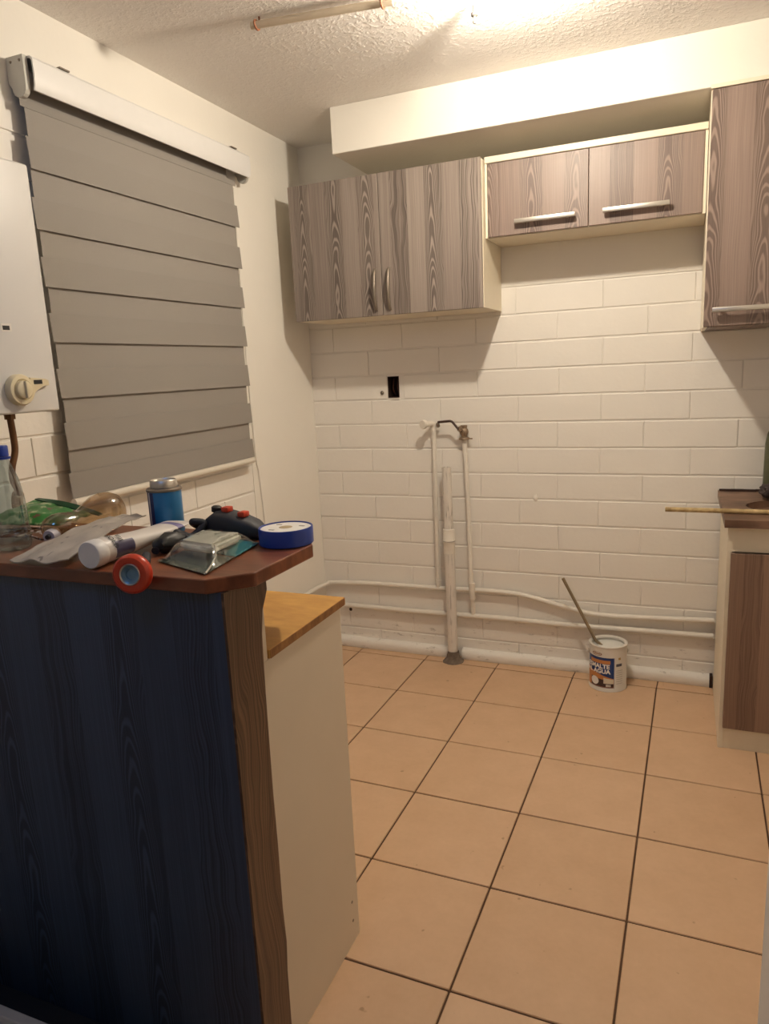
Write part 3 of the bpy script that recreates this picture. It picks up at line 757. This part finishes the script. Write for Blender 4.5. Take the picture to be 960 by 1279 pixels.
# ================================================================== BLIND
t = thing('roller_blind', 'taupe banded roller blind hanging on the left wall', 'blind', (0.04, -1.12, 1.06))
bm = bmesh.new()
pr = [(0.001, 2.285), (0.030, 2.290), (0.072, 2.288), (0.080, 2.280), (0.081, 2.240), (0.079, 2.215), (0.074, 2.203), (0.070, 2.203), (0.074, 2.216), (0.076, 2.240), (0.075, 2.278), (0.070, 2.283), (0.030, 2.285), (0.004, 2.280), (0.004, 2.200), (0.001, 2.200)]
ra_ = [bm.verts.new((x, -1.618, z)) for x, z in pr]; rb_ = [bm.verts.new((x, -0.560, z)) for x, z in pr]
n = len(pr)
for k in range(n): bm.faces.new((ra_[k], ra_[(k + 1) % n], rb_[(k + 1) % n], rb_[k]))
bm.faces.new(ra_[::-1]); bm.faces.new(rb_)
obj('housing', bm, 'alu', t, True)['label'] = 'white aluminium head box'
def cap_bm(y0, y1):
    bm = bmesh.new(); P = [(0.002, 2.289), (0.062, 2.289), (0.062, 2.225)] + [(0.037 + 0.025 * math.cos(a), 2.212 - 0.025 * math.sin(a)) for a in [math.pi * k / 8 for k in range(9)]] + [(0.002, 2.225)]
    P = [(x, z) for x, z in P]
    a = [bm.verts.new((x, y0, z)) for x, z in P]; b = [bm.verts.new((x, y1, z)) for x, z in P]; n = len(P)
    for k in range(n): bm.faces.new((a[k], a[(k + 1) % n], b[(k + 1) % n], b[k]))
    bm.faces.new(a[::-1]); bm.faces.new(b); return bm
c = obj('end_cap', cap_bm(-1.634, -1.6185), plain('cap_plastic', (0.60, 0.58, 0.52), 0.45), t)
for x in (0.018, 0.050): obj('screw', lathe(bmesh.new(), [(0, 0), (0.004, 0), (0.003, 0.002), (0, 0.002)], (x, -1.634, 2.276), (0, -1, 0), 10), 'dull_metal', c)
obj('end_cap', cap_bm(-0.5595, -0.548), plain('cap_plastic_far', (0.60, 0.58, 0.52), 0.45), t)
obj('roller', tube(bmesh.new(), [(0.042, -1.617, 2.238), (0.042, -0.561, 2.238)], 0.022, 18), 'shade', t, True)
for y in (-1.50, -0.66): obj('bracket_clip', B((0.030, y - 0.018, 2.2895), (0.076, y + 0.018, 2.2935)), 'dull_metal', t)
# fabric: each band hangs slightly proud of the one below
zl = [2.165, 2.007, 1.848, 1.694, 1.541, 1.381, 1.228, 1.084]
ztop = 2.228
for k, zb in enumerate(zl):
    zt_ = ztop if k == 0 else zl[k - 1]
    zm = zb + (zt_ - zb) * 0.53 if k else zb + 0.02
    lean = 0.000 if k == 0 else 0.007
    y0 = -1.640 + random.uniform(-.004, .004); y1 = -0.622 - 0.0045 * k
    # lower, opaque half
    bm = bmesh.new(); rows = []
    for i in range(7):
        f = i / 6; z = zm + (zb - zm) * f; x = 0.036 + lean * (0.35 + 0.65 * f)
        rows.append([bm.verts.new(p) for p in ((x + 0.0012, y0, z), (x + 0.0012, y1 + 0.008, z), (x, y1 + 0.008, z), (x, y0, z))])
    for a, b in zip(rows[:-1], rows[1:]):
        for q in range(4): bm.faces.new((a[q], a[(q + 1) % 4], b[(q + 1) % 4], b[q]))
    bm.faces.new(rows[0]); bm.faces.new(rows[-1][::-1])
    bd = obj('fabric_band', bm, 'shade', t, True)
    # upper half, layer behind
    if k:
        obj('fabric_layer', B((0.0345, y0 + 0.012, zm - 0.004), (0.0360, y1 - 0.004, zt_ + 0.012)), 'shade_light', bd)
obj('back_layer', B((0.028, -1.618, 1.09), (0.0292, -0.66, 2.228)), 'shade', t)
bm = tube(bmesh.new(), [(0.040, -1.640, 1.071), (0.040, -0.652, 1.071)], 0.0125, 14)
obj('bottom_rail', bm, plain('cream_rail', (0.74, 0.68, 0.58), 0.4), t, True)['label'] = 'cream bottom rail'

# ================================================================== WATER HEATER
t = thing('water_heater', 'white wall-mounted gas water heater with ivory knob beside the blind', 'water heater', (0.13, -2.02, 1.355))
HXF = 0.250
bm = B((0.004, -2.20, 1.356), (HXF, -1.842, 1.940), 0.006, 3)
obj('casing', bm, 'enamel', t, True)
bm = lathe(bmesh.new(), [(0, 0.0002), (0.037, 0.0002), (0.037, 0.012), (0.034, 0.017), (0.026, 0.018), (0.024, 0.014), (0, 0.014)], (HXF, -1.962, 1.412), (1, 0, 0), 32)
kn = obj('knob_plate', bm, 'ivory', t, True)
bm = lathe(bmesh.new(), [(0.022, 0.0145), (0.021, 0.024), (0.017, 0.027), (0, 0.028)], (HXF, -1.962, 1.412), (1, 0, 0), 28)
box(bm, (HXF + 0.024, -1.965, 1.392), (HXF + 0.033, -1.959, 1.432), 0.001, 1)
obj('dial', bm, 'ivory', kn, True)
pts = [(-1.930, 1.440), (-1.885, 1.436), (-1.876, 1.432), (-1.876, 1.420), (-1.895, 1.418), (-1.915, 1.408), (-1.928, 1.398)]
bm = bmesh.new(); a = [bm.verts.new((HXF + 0.0002, y, z)) for y, z in pts]; b = [bm.verts.new((HXF + 0.009, y, z)) for y, z in pts]
for k in range(len(pts)): bm.faces.new((a[k], a[(k + 1) % len(pts)], b[(k + 1) % len(pts)], b[k]))
bm.faces.new(a[::-1]); bm.faces.new(b)
obj('indicator_arm', bm, 'ivory', kn)
obj('indicator_window', B((HXF + 0.0088, -1.921, 1.424), (HXF + 0.0098, -1.896, 1.434)), 'black', kn)
obj('slot_frame', B((HXF - 0.001, -1.983, 1.548), (HXF + 0.0008, -1.955, 1.566)), 'white_plastic', t)
obj('inspection_slot', B((HXF, -1.980, 1.551), (HXF + 0.0012, -1.961, 1.561)), 'black', t)['label'] = 'small dark inspection slot'
g_ = thing('gas_hose', 'brown bent gas pipe hanging below the water heater', 'pipe', (0.12, -1.885, 1.30))
obj('pipe_tube', pipe_bm([(0.12, -1.886, 1.350), (0.12, -1.884, 1.294), (0.120, -1.886, 1.255), (0.118, -1.900, 1.214), (0.105, -1.892, 1.180), (0.085, -1.866, 1.150), (0.070, -1.856, 1.125)], 0.0085), 'copper', g_, True)
obj('nut', lathe(bmesh.new(), [(0, 0), (0.014, 0), (0.014, 0.016), (0, 0.016)], (0.12, -1.886, 1.3385), n=6), 'copper', g_)
bm = bmesh.new(); ps = smooth_path([(0.078, -1.860, 1.138), (0.062, -1.853, 1.115), (0.054, -1.848, 1.06), (0.050, -1.848, 0.94)], 10)
tube(bm, ps, [0.013 + 0.0022 * (i % 2) for i in range(len(ps))], 12)
obj('corrugated_hose', bm, 'tan', g_, True)

# ================================================================== THINGS ON THE BAR
ZB = 1.0803
# clear plastic bottle
bx, by = 0.412, -2.168
t = thing('plastic_bottle', 'clear plastic bottle with blue cap at the left end of the bar', 'bottle', (bx, by, ZB))
prof = [(0.0, 0.004), (0.024, 0.0), (0.033, 0.004), (0.036, 0.014), (0.036, 0.030), (0.0345, 0.034), (0.036, 0.038), (0.0355, 0.07), (0.033, 0.11), (0.027, 0.150), (0.019, 0.175), (0.0145, 0.188), (0.0135, 0.215)]
obj('bottle_shell', lathe(bmesh.new(), prof, (bx, by, ZB), n=32), clear('clear_plastic', (0.72, 0.80, 0.82), 0.16), t, True)
obj('neck_ring', lathe(bmesh.new(), [(0.0136, 0.192), (0.018, 0.193), (0.018, 0.197), (0.0136, 0.198)], (bx, by, ZB), n=24), 'blue', t, True)
obj('cap', lathe(bmesh.new(), [(0.0155, 0.199), (0.0155, 0.219), (0.014, 0.221), (0, 0.221)], (bx, by, ZB), n=24), 'blue', t, True)

# green seed-type packet
grn = plain('packet_green', (0.035, 0.20, 0.045), 0.35, 0, 0.25, 40)
def packet_mat():
    m, nt, b = newmat('printed_green_packet')
    x, y, z = coords(nt); p = vec(nt, x, y, z)
    a = noise(nt, p, 42.0, 3).smooth(0.52, 0.60); c_ = noise(nt, vec(nt, y, z, x), 60.0, 2).smooth(0.60, 0.66)
    base = mix(nt, a, (0.03, 0.20, 0.04), (0.34, 0.42, 0.22))
    nt.links.new(mix(nt, c_, base, (0.16, 0.07, 0.05)), b.inputs['Base Color']); b.inputs['Roughness'].default_value = 0.3
    return m
f = bilin([(0.225, -2.10, ZB + 0.036), (0.405, -2.04, ZB + 0.026), (0.42, -1.955, ZB + 0.034), (0.245, -1.955, ZB + 0.064)])
bm = slab(bmesh.new(), lambda u, v: f(u, v) + Vector((0, 0, 0.012 * math.sin(math.pi * u) * math.sin(math.pi * v) + 0.006 * mnoise.noise(Vector((u * 5, v * 5, 1))))), 14, 10, 0.004)
t = thing('snack_packet', 'crumpled green printed packet behind the clear bottle', 'packet', (0.33, -2.02, ZB))
obj('packet_foil', bm, packet_mat(), t, True)
bm = slab(bmesh.new(), lambda u, v: Vector((0.245 + 0.20 * u, -1.955 + 0.012 * v, ZB + 0.066 - 0.034 * u + 0.008 * v * math.sin(3 * u))), 10, 2, 0.003)
obj('packet_seam', bm, plain('dark_green_foil', (0.012, 0.075, 0.03), 0.35), t, True)['label'] = 'dark green sealed edge'
f = bilin([(0.25, -2.13, ZB + 0.006), (0.42, -2.09, ZB + 0.006), (0.43, -2.03, ZB + 0.014), (0.25, -2.08, ZB + 0.014)])
def brown_packet():
    m, nt, b = newmat('brown_packet_print')
    x, y, z = coords(nt); a = noise(nt, vec(nt, x, y, z), 70.0, 3).smooth(0.52, 0.6)
    nt.links.new(mix(nt, a, (0.13, 0.055, 0.03), (0.30, 0.27, 0.28)), b.inputs['Base Color']); b.inputs['Roughness'].default_value = 0.25
    return m
bm = slab(bmesh.new(), lambda u, v: f(u, v) + Vector((0, 0, 0.006 * math.sin(math.pi * u) + 0.005 * mnoise.noise(Vector((u * 6, v * 4, 4))))), 14, 6, 0.004)
tag(obj('snack_packet', bm, brown_packet(), None, True, (0.33, -2.08, ZB)), 'flat brown and silver packet under the green packet', 'packet')

# translucent bulb-shaped bottle lying on its side
t = thing('plastic_flask', 'translucent gourd-shaped plastic flask with ribbed white cap', 'flask', (0.47, -2.04, ZB))
trans = lambda: clear('yellowed_translucent_plastic', (0.74, 0.62, 0.46), 0.14, 0.12)
p0 = Vector((0.455, -2.092, ZB + 0.0315)); p1 = Vector((0.490, -1.972, ZB + 0.047)); ax = (p1 - p0)
LL = ax.length
prof = [(0.0, -0.030), (0.016, -0.027), (0.026, -0.016), (0.0305, 0.0), (0.030, 0.016), (0.0255, 0.034), (0.0225, 0.046), (0.025, 0.060), (0.034, 0.078), (0.042, 0.098), (0.045, 0.118), (0.042, 0.138), (0.033, 0.154), (0.018, 0.163), (0, 0.165)]
bm = lathe(bmesh.new(), prof, p0, ax, 32)
low = min(v.co.z for v in bm.verts)
for v in bm.verts: v.co.z = max(v.co.z, ZB + 0.0002)
obj('flask_shell', bm, trans(), t, True)
cd = Vector((0.35, -0.93, 0.0)).normalized()
bm = bmesh.new(); pr = [(0, 0)]
for k in range(6): pr += [(0.0145, 0.001 + k * 0.0045), (0.0135, 0.003 + k * 0.0045)]
pr += [(0.0125, 0.029), (0, 0.029)]
lathe(bm, pr, p0 + Vector((0.010, -0.014, -0.010)), cd, 20)
cp = obj('ribbed_cap', bm, plain('lilac_white_plastic', (0.52, 0.48, 0.50), 0.4), t, True)
obj('spout', lathe(bmesh.new(), [(0, 0.0285), (0.006, 0.0285), (0.005, 0.036), (0, 0.036)], p0 + Vector((0.010, -0.014, -0.010)), cd, 12), 'black', cp, True)

# crumpled grey wrapper
def wrapper_mat():
    m, nt, b = newmat('grey_wrapper')
    x, y, z = coords(nt); n = noise(nt, vec(nt, x, y, z), 30.0, 4); k = noise(nt, vec(nt, x * 1.0, y * 0.5, z), 55.0, 2).smooth(0.66, 0.70)
    nt.links.new(mix(nt, k * 0.7, mix(nt, n, (0.36, 0.31, 0.26), (0.52, 0.46, 0.39)), (0.10, 0.08, 0.075)), b.inputs['Base Color'])
    b.inputs['Roughness'].default_value = 0.35
    return m
f = bilin([(0.508, -2.262, ZB + 0.006), (0.662, -2.262, ZB + 0.010), (0.636, -2.010, ZB + 0.050), (0.556, -2.000, ZB + 0.046)])
def wr(u, v):
    p = f(u, v); p.z += 0.018 * math.sin(math.pi * v) * math.sin(math.pi * (0.15 + 0.7 * u)) + 0.007 * mnoise.noise(Vector((u * 4, v * 6, 9)))
    if u > 0.75: p.z += (u - 0.75) * 0.03 * (1 - v)
    p.z = max(p.z, ZB + 0.003); return p
bm = slab(bmesh.new(), wr, 14, 18, 0.002)
tag(obj('foil_wrapper', bm, wrapper_mat(), None, True, (0.58, -2.13, ZB)), 'crumpled grey foil wrapper lying left of the white tube', 'wrapper')

# white squeeze tube
t = thing('adhesive_tube', 'white squeeze tube lying cap first towards the bar edge', 'tube', (0.714, -2.11, ZB))
a0 = Vector((0.7145, -2.262, ZB + 0.0268)); d = Vector((-0.012, 0.30, 0.0)).normalized()
obj('cap', lathe(bmesh.new(), [(0, 0), (0.0245, 0), (0.0262, 0.002), (0.0266, 0.024), (0.0258, 0.027), (0, 0.027)], a0, d, 32), 'white_plastic', t, True)
bm = bmesh.new(); rings = []; n = 28; LT = 0.28
side = d.cross(Vector((0, 0, 1))).normalized()
for i in range(17):
    q = i / 16; h = 0.0275 + (LT - 0.0275) * q
    rx = 0.0250 + 0.0120 * q; rz_ = 0.0250 * (1 - q) ** 0.75 + 0.0020
    cz_ = ZB + max(rz_, 0.0) + 0.0012 + 0.028 * q * q
    c_ = a0 + d * h; c_.z = cz_ if i else a0.z
    if i == 0: rz_ = 0.0250
    rings.append([bm.verts.new(c_ + side * math.cos(2 * math.pi * k / n) * rx + Vector((0, 0, 1)) * math.sin(2 * math.pi * k / n) * rz_) for k in range(n)])
for a, b in zip(rings[:-1], rings[1:]):
    for k in range(n): bm.faces.new((a[k], a[(k + 1) % n], b[(k + 1) % n], b[k]))
bm.faces.new(rings[0]); bm.faces.new(rings[-1][::-1])
def tube_mat():
    m, nt, b = newmat('printed_white_tube')
    x, y, z = coords(nt)
    band = y.gt(0.075) * y.lt(0.094)
    base = mix(nt, band, (0.70, 0.64, 0.57), (0.16, 0.13, 0.28))
    dark = y.lt(-0.055) * y.gt(-0.105) * x.gt(0.018)
    nt.links.new(mix(nt, dark, base, (0.06, 0.05, 0.10)), b.inputs['Base Color']); b.inputs['Roughness'].default_value = 0.35
    return m
tb_ = obj('tube_body', bm, tube_mat(), t, True)
def tube_text(txt, size, h, ang, mat):
    bm = text_bm(txt, size, 0.0004)
    for v in bm.verts:
        a = ang - v.co.x / 0.0262; hh = h + v.co.y
        v.co = a0 + d * hh + (side * math.cos(a) + Vector((0, 0, 1)) * math.sin(a)) * 0.0273
    return obj('lettering', bm, mat, tb_)
tube_text('SOLD', 0.014, 0.046, 0.80, 'black'); tube_text('IIIII', 0.013, 0.064, 0.85, 'black')

# red roller tool overhanging the edge
t = thing('roller_tool', 'red wheel with blue hub on a dark handle overhanging the bar edge', 'tool', (0.845, -2.25, ZB))
wc = Vector((0.845, -2.296, 1.0905)); wd = Vector((0.25, -0.95, 0.10)).normalized()
prof = [(0.018, -0.011), (0.030, -0.011), (0.0345, -0.006), (0.0355, 0.0), (0.0345, 0.006), (0.030, 0.011), (0.022, 0.012), (0.018, 0.010), (0.018, -0.011)]
obj('wheel', lathe(bmesh.new(), prof, wc, wd, 36), 'red', t, True)['label'] = 'glossy red wheel'
hub = obj('hub', lathe(bmesh.new(), [(0, 0.004), (0.009, 0.004), (0.010, 0.007), (0.014, 0.008), (0.0178, 0.011), (0.0178, -0.010), (0, -0.010)], wc, wd, 24), plain('pale_blue_hub', (0.16, 0.28, 0.36), 0.3, 0.3), t, True)
obj('hub_ring', lathe(bmesh.new(), [(0.0165, 0.0105), (0.0182, 0.0125), (0.0196, 0.0105)], wc, wd, 28), 'metal', hub, True)
bm = pipe_bm([wc + Vector((0, 0.011, 0)), (0.838, -2.268, 1.0955), (0.825, -2.245, 1.0925), (0.805, -2.215, 1.0903), (0.780, -2.185, 1.0903)], 0.0085)
obj('handle', bm, 'navyblack', t, True)

# black tool case with red buttons and its cord
t = thing('cable_tester', 'black hand tool with two red buttons and coiled cord', 'tool', (0.85, -1.975, ZB))
bm = bmesh.new(); rings = []; n = 20
sec = [(0.765, 0.020, 0.012, 0.012), (0.780, 0.030, 0.022, 0.022), (0.805, 0.036, 0.030, 0.030), (0.830, 0.038, 0.0285, 0.0285), (0.860, 0.036, 0.0245, 0.0245), (0.890, 0.030, 0.0195, 0.0195), (0.908, 0.020, 0.013, 0.013)]
for x, ry, rz_, cz_ in sec:
    rings.append([bm.verts.new((x, -1.972 + ry * math.copysign(abs(math.cos(2 * math.pi * k / n)) ** 0.7, math.cos(2 * math.pi * k / n)) * 0.95, ZB + 0.0006 + cz_ + rz_ * math.copysign(abs(math.sin(2 * math.pi * k / n)) ** 0.7, math.sin(2 * math.pi * k / n)))) for k in range(n)])
for a, b in zip(rings[:-1], rings[1:]):
    for k in range(n): bm.faces.new((a[k], a[(k + 1) % n], b[(k + 1) % n], b[k]))
bm.faces.new(rings[0]); bm.faces.new(rings[-1][::-1])
cs = obj('case', bm, 'navyblack', t, True)
for x, z in ((0.826, ZB + 0.0555), (0.866, ZB + 0.0465)):
    obj('red_button', B((x - 0.009, -1.987, z), (x + 0.009, -1.965, z + 0.012), 0.003, 2), 'red', cs, True)
obj('black_knob', lathe(bmesh.new(), [(0, 0), (0.011, 0), (0.011, 0.010), (0.007, 0.013), (0, 0.013)], (0.800, -1.978, ZB + 0.056), (0.1, 0, 1), 14), 'black', cs, True)
pts = [(0.765, -1.975, ZB + 0.014), (0.752, -1.995, ZB + 0.030), (0.765, -2.015, ZB + 0.040), (0.785, -2.005, ZB + 0.034), (0.770, -2.03, ZB + 0.012), (0.762, -2.055, ZB + 0.022), (0.772, -2.08, ZB + 0.030), (0.782, -2.06, ZB + 0.010), (0.775, -2.10, ZB + 0.010), (0.768, -2.13, ZB + 0.014), (0.772, -2.15, ZB + 0.010)]
obj('cord', pipe_bm(pts, 0.0078), 'navyblack', t, True)
bm = bmesh.new(); bmesh.ops.create_icosphere(bm, subdivisions=3, radius=1)
for v in bm.verts:
    q = v.co * (1 + 0.2 * mnoise.noise(v.co * 2)); v.co = Vector((0.775 + q.x * 0.024, -2.108 + q.y * 0.040, max(ZB + 0.0005, ZB + 0.019 + q.z * 0.020)))
obj('plug_end', bm, 'black', t, True)

# package in clear plastic with teal card
t = thing('plastic_package', 'white block in clear plastic wrap with a teal card', 'package', (0.88, -2.10, ZB))
f = bilin([(0.808, -2.190, ZB), (0.962, -2.250, ZB), (0.930, -2.030, ZB), (0.800, -2.025, ZB)])
def lay(u0, u1, v0, v1, z, h, th, nu=10, nv=10, amp=0.003, sd=0):
    return slab(bmesh.new(), lambda u, v: f(u0 + (u1 - u0) * u, v0 + (v1 - v0) * v) + Vector((0, 0, z + h * math.sin(math.pi * u) ** 0.5 * math.sin(math.pi * v) ** 0.5 + amp * abs(mnoise.noise(Vector((u * 5, v * 5, sd)))))), nu, nv, th)
obj('teal_card', lay(0.05, 1.00, 0.55, 1.03, 0.0040, 0.010, 0.0015, sd=2), plain('teal_card', (0.02, 0.22, 0.25), 0.35), t, True)
q0, q1, q2, q3 = f(0.16, 0.30), f(0.80, 0.33), f(0.86, 0.86), f(0.10, 0.84)
bm = bmesh.new(); lo_ = [bm.verts.new(q + Vector((0, 0, 0.0155))) for q in (q0, q1, q2, q3)]; hi_ = [bm.verts.new(q + Vector((0, 0, 0.034))) for q in (q0, q1, q2, q3)]
for k in range(4): bm.faces.new((lo_[k], lo_[(k + 1) % 4], hi_[(k + 1) % 4], hi_[k]))
bm.faces.new(lo_[::-1]); bm.faces.new(hi_)
bmesh.ops.bevel(bm, geom=list(bm.edges), offset=0.006, segments=3, affect='EDGES')
obj('white_block', bm, plain('white_card_block', (0.72, 0.70, 0.60), 0.3), t, True)
def film_mat():
    return clear('clear_film', (0.955, 0.965, 0.95), 0.045, 0.10)
def film(u, v):
    p = f(u, v); k = max(0.0, 1 - (abs(u - 0.48) / 0.50) ** 5) * max(0.0, 1 - (abs(v - 0.58) / 0.46) ** 5)
    p.z += 0.003 + 0.034 * k + 0.004 * abs(mnoise.noise(Vector((u * 9, v * 9, 6)))); return p
obj('film', slab(bmesh.new(), film, 26, 26, 0.0006), film_mat(), t, True)['label'] = 'shiny clear plastic wrap'
obj('film_seam', pipe_bm([f(0.99, 0.02) + Vector((0, 0, 0.004)), f(0.93, 0.18) + Vector((0, 0, 0.008)), f(0.86, 0.32) + Vector((0, 0, 0.014)), f(0.82, 0.36) + Vector((0, 0, 0.034))], 0.0018), plain('seam_white', (0.6, 0.55, 0.45), 0.3), t, True)
obj('inner_sheet', lay(0.02, 0.98, 0.02, 0.52, 0.0022, 0.004, 0.0010, sd=5), plain('dark_green_insert', (0.05, 0.07, 0.055), 0.3, 0, 0.7, 50), t, True)

# blue tape spool
t = thing('tape_spool', 'round blue spool with white top at the bar corner', 'spool', (0.977, -1.990, ZB))
sx_, sy_ = 0.980, -1.998
obj('rim', lathe(bmesh.new(), [(0.0, 0.0005), (0.054, 0.0005), (0.0555, 0.002), (0.0555, 0.033), (0.0545, 0.035), (0.0525, 0.035), (0.0520, 0.030), (0.0, 0.030)], (sx_, sy_, ZB), n=48), 'blue', t, True)
dsk = obj('white_disc', lathe(bmesh.new(), [(0.0, 0.0305), (0.0515, 0.0305), (0.0515, 0.0325), (0.016, 0.0332), (0.0, 0.0332)], (sx_, sy_, ZB), n=48), 'paper_white', t, True)
obj('centre_hole', lathe(bmesh.new(), [(0.0, 0.0333), (0.014, 0.0333), (0.013, 0.0338), (0.0, 0.0338)], (sx_, sy_, ZB), n=24), plain('kraft_core', (0.42, 0.32, 0.18), 0.7), dsk, True)
for a in (0.6, 2.5, 4.2): obj('print_mark', B((sx_ + 0.033 * math.cos(a) - 0.006, sy_ + 0.033 * math.sin(a) - 0.002, ZB + 0.0325), (sx_ + 0.033 * math.cos(a) + 0.006, sy_ + 0.033 * math.sin(a) + 0.002, ZB + 0.0335)), 'dull_metal', dsk)

# blue tin of pipe cement
cx_, cy_ = 0.648, -1.957
t = thing('cement_tin', 'small blue tin with a metal screw lid behind the white tube', 'tin', (cx_, cy_, ZB))
obj('tin_body', lathe(bmesh.new(), [(0, 0.0005), (0.036, 0.0005), (0.037, 0.002), (0.037, 0.096), (0.0385, 0.097), (0.0385, 0.100), (0.036, 0.102), (0.026, 0.103), (0, 0.103)], (cx_, cy_, ZB), n=36), plain('tin_blue', (0.02, 0.19, 0.44), 0.3), t, True)
A1 = math.atan2(CAM.y - cy_, CAM.x - cx_)
def ring_patch(a0_, a1_, z0, z1, r, mat, parent, name):
    bm = bmesh.new(); rows = []
    for i in range(9):
        a = a0_ + (a1_ - a0_) * i / 8
        rows.append([bm.verts.new((cx_ + rr * math.cos(a), cy_ + rr * math.sin(a), ZB + z)) for rr, z in ((r + 0.0006, z0), (r + 0.0006, z1), (r - 0.0003, z1), (r - 0.0003, z0))])
    for a, b in zip(rows[:-1], rows[1:]):
        for k in range(4): bm.faces.new((a[k], a[(k + 1) % 4], b[(k + 1) % 4], b[k]))
    bm.faces.new(rows[0]); bm.faces.new(rows[-1][::-1]); return obj(name, bm, mat, parent, True)
ring_patch(A1 - 1.45, A1 - 0.75, 0.004, 0.095, 0.037, plain('tin_navy', (0.02, 0.035, 0.12), 0.35), t, 'label_strip')
ring_patch(A1 - 1.15, A1 - 1.05, 0.004, 0.095, 0.0373, 'paper_white', t, 'label_line')
obj('top_rim', lathe(bmesh.new(), [(0.0372, 0.0955), (0.0392, 0.0965), (0.0392, 0.1005), (0.036, 0.1032), (0.031, 0.1034)], (cx_, cy_, ZB), n=36), 'dull_metal', t, True)
obj('screw_lid', lathe(bmesh.new(), [(0.0, 0.1035), (0.030, 0.1035), (0.0305, 0.106), (0.0295, 0.118), (0.0275, 0.1205), (0.026, 0.1175), (0.0, 0.1175)], (cx_, cy_, ZB), n=32), 'metal', t, True)

# ================================================================== CEILING: lamp, rod
t = thing('ceiling_lamp', 'lit bare bulb lamp under the ceiling with a dangling pull cord', 'lamp', (BULB.x, BULB.y, CZ))
obj('rose', lathe(bmesh.new(), [(0, 0), (0.040, 0), (0.042, -0.004), (0.034, -0.010), (0, -0.010)], (BULB.x, BULB.y, CZ - 0.0005), n=28), 'white_plastic', t, True)
obj('socket', lathe(bmesh.new(), [(0, -0.0105), (0.017, -0.0105), (0.016, -0.026), (0, -0.026)], (BULB.x, BULB.y, CZ), n=20), 'white_plastic', t, True)
# LED bulb: glowing diffuser dome below, opaque white housing above
RB, cut = 0.030, 0.55
n0 = math.acos(cut)
dome = [(0, -RB)] + [(RB * math.sin(math.pi - q), RB * math.cos(math.pi - q)) for q in [(math.pi - n0) * k / 14 for k in range(1, 15)]] + [(0, RB * cut)]
bl = obj('bulb', lathe(bmesh.new(), dome, BULB, n=28), emission('bulb_glow', (1.0, 0.885, 0.715), BULB_STRENGTH), t, True)
hs = [(0, RB * cut + 0.0003), (RB * math.sin(n0), RB * cut + 0.0003), (0.021, RB * 0.75), (0.017, RB), (0.016, CZ - 0.0265 - BULB.z), (0, CZ - 0.0265 - BULB.z)]
obj('bulb_housing', lathe(bmesh.new(), hs, BULB, n=28), 'white_plastic', bl, True)
bm = pipe_bm([(BULB.x - 0.03, BULB.y + 0.03, CZ - 0.008), (1.15, -1.0, CZ - 0.006), (1.124, -0.968, CZ - 0.012), (1.122, -0.965, CZ - 0.028)], 0.0022)
obj('pull_cord', bm, 'white_plastic', t, True)
obj('cord_tip', lathe(bmesh.new(), [(0, -0.018), (0.0055, -0.018), (0.0070, -0.034), (0.0105, -0.037), (0.0105, -0.044), (0.0045, -0.047), (0.0045, -0.056), (0.0062, -0.059), (0.004, -0.064), (0, -0.065)], (1.122, -0.965, CZ), n=12), plain('cord_tip_grey', (0.06, 0.055, 0.05), 0.5), t, True)

t = thing('curtain_rod', 'short cream rod hanging from a rusty hook under the ceiling', 'rod', (0.53, -1.20, CZ))
obj('rod', tube(bmesh.new(), [(0.506, -1.188, 2.431), (0.93, -1.123, 2.431)], 0.0105, 14), plain('cream_rod', (0.68, 0.58, 0.44), 0.5), t, True)
obj('hook', pipe_bm([(0.524, -1.170, CZ - 0.0005), (0.524, -1.170, 2.449), (0.524, -1.174, 2.443), (0.524, -1.196, 2.440), (0.524, -1.200, 2.428), (0.524, -1.186, 2.418), (0.524, -1.173, 2.424)], 0.0028), plain('rusty_wire', (0.22, 0.08, 0.035), 0.7), t, True)
obj('hook', pipe_bm([(0.90, -1.110, CZ - 0.0005), (0.90, -1.110, 2.446), (0.90, -1.138, 2.440), (0.90, -1.140, 2.428), (0.90, -1.128, 2.418), (0.90, -1.114, 2.424)], 0.0028), plain('rusty_wire_far', (0.22, 0.08, 0.035), 0.7), t, True)

# groups of like things
for o in list(col.objects):
    if o.parent: continue
    k = o.name.split('.')[0]
    if k == 'wall_cabinet': o['group'] = 'cabinets hanging on the back wall'
    elif k == 'wall_plug': o['group'] = 'plugs in the brick wall'
    elif k == 'water_pipe': o['group'] = 'white water pipes on the back wall'
    elif k == 'snack_packet': o['group'] = 'packets at the left end of the bar'
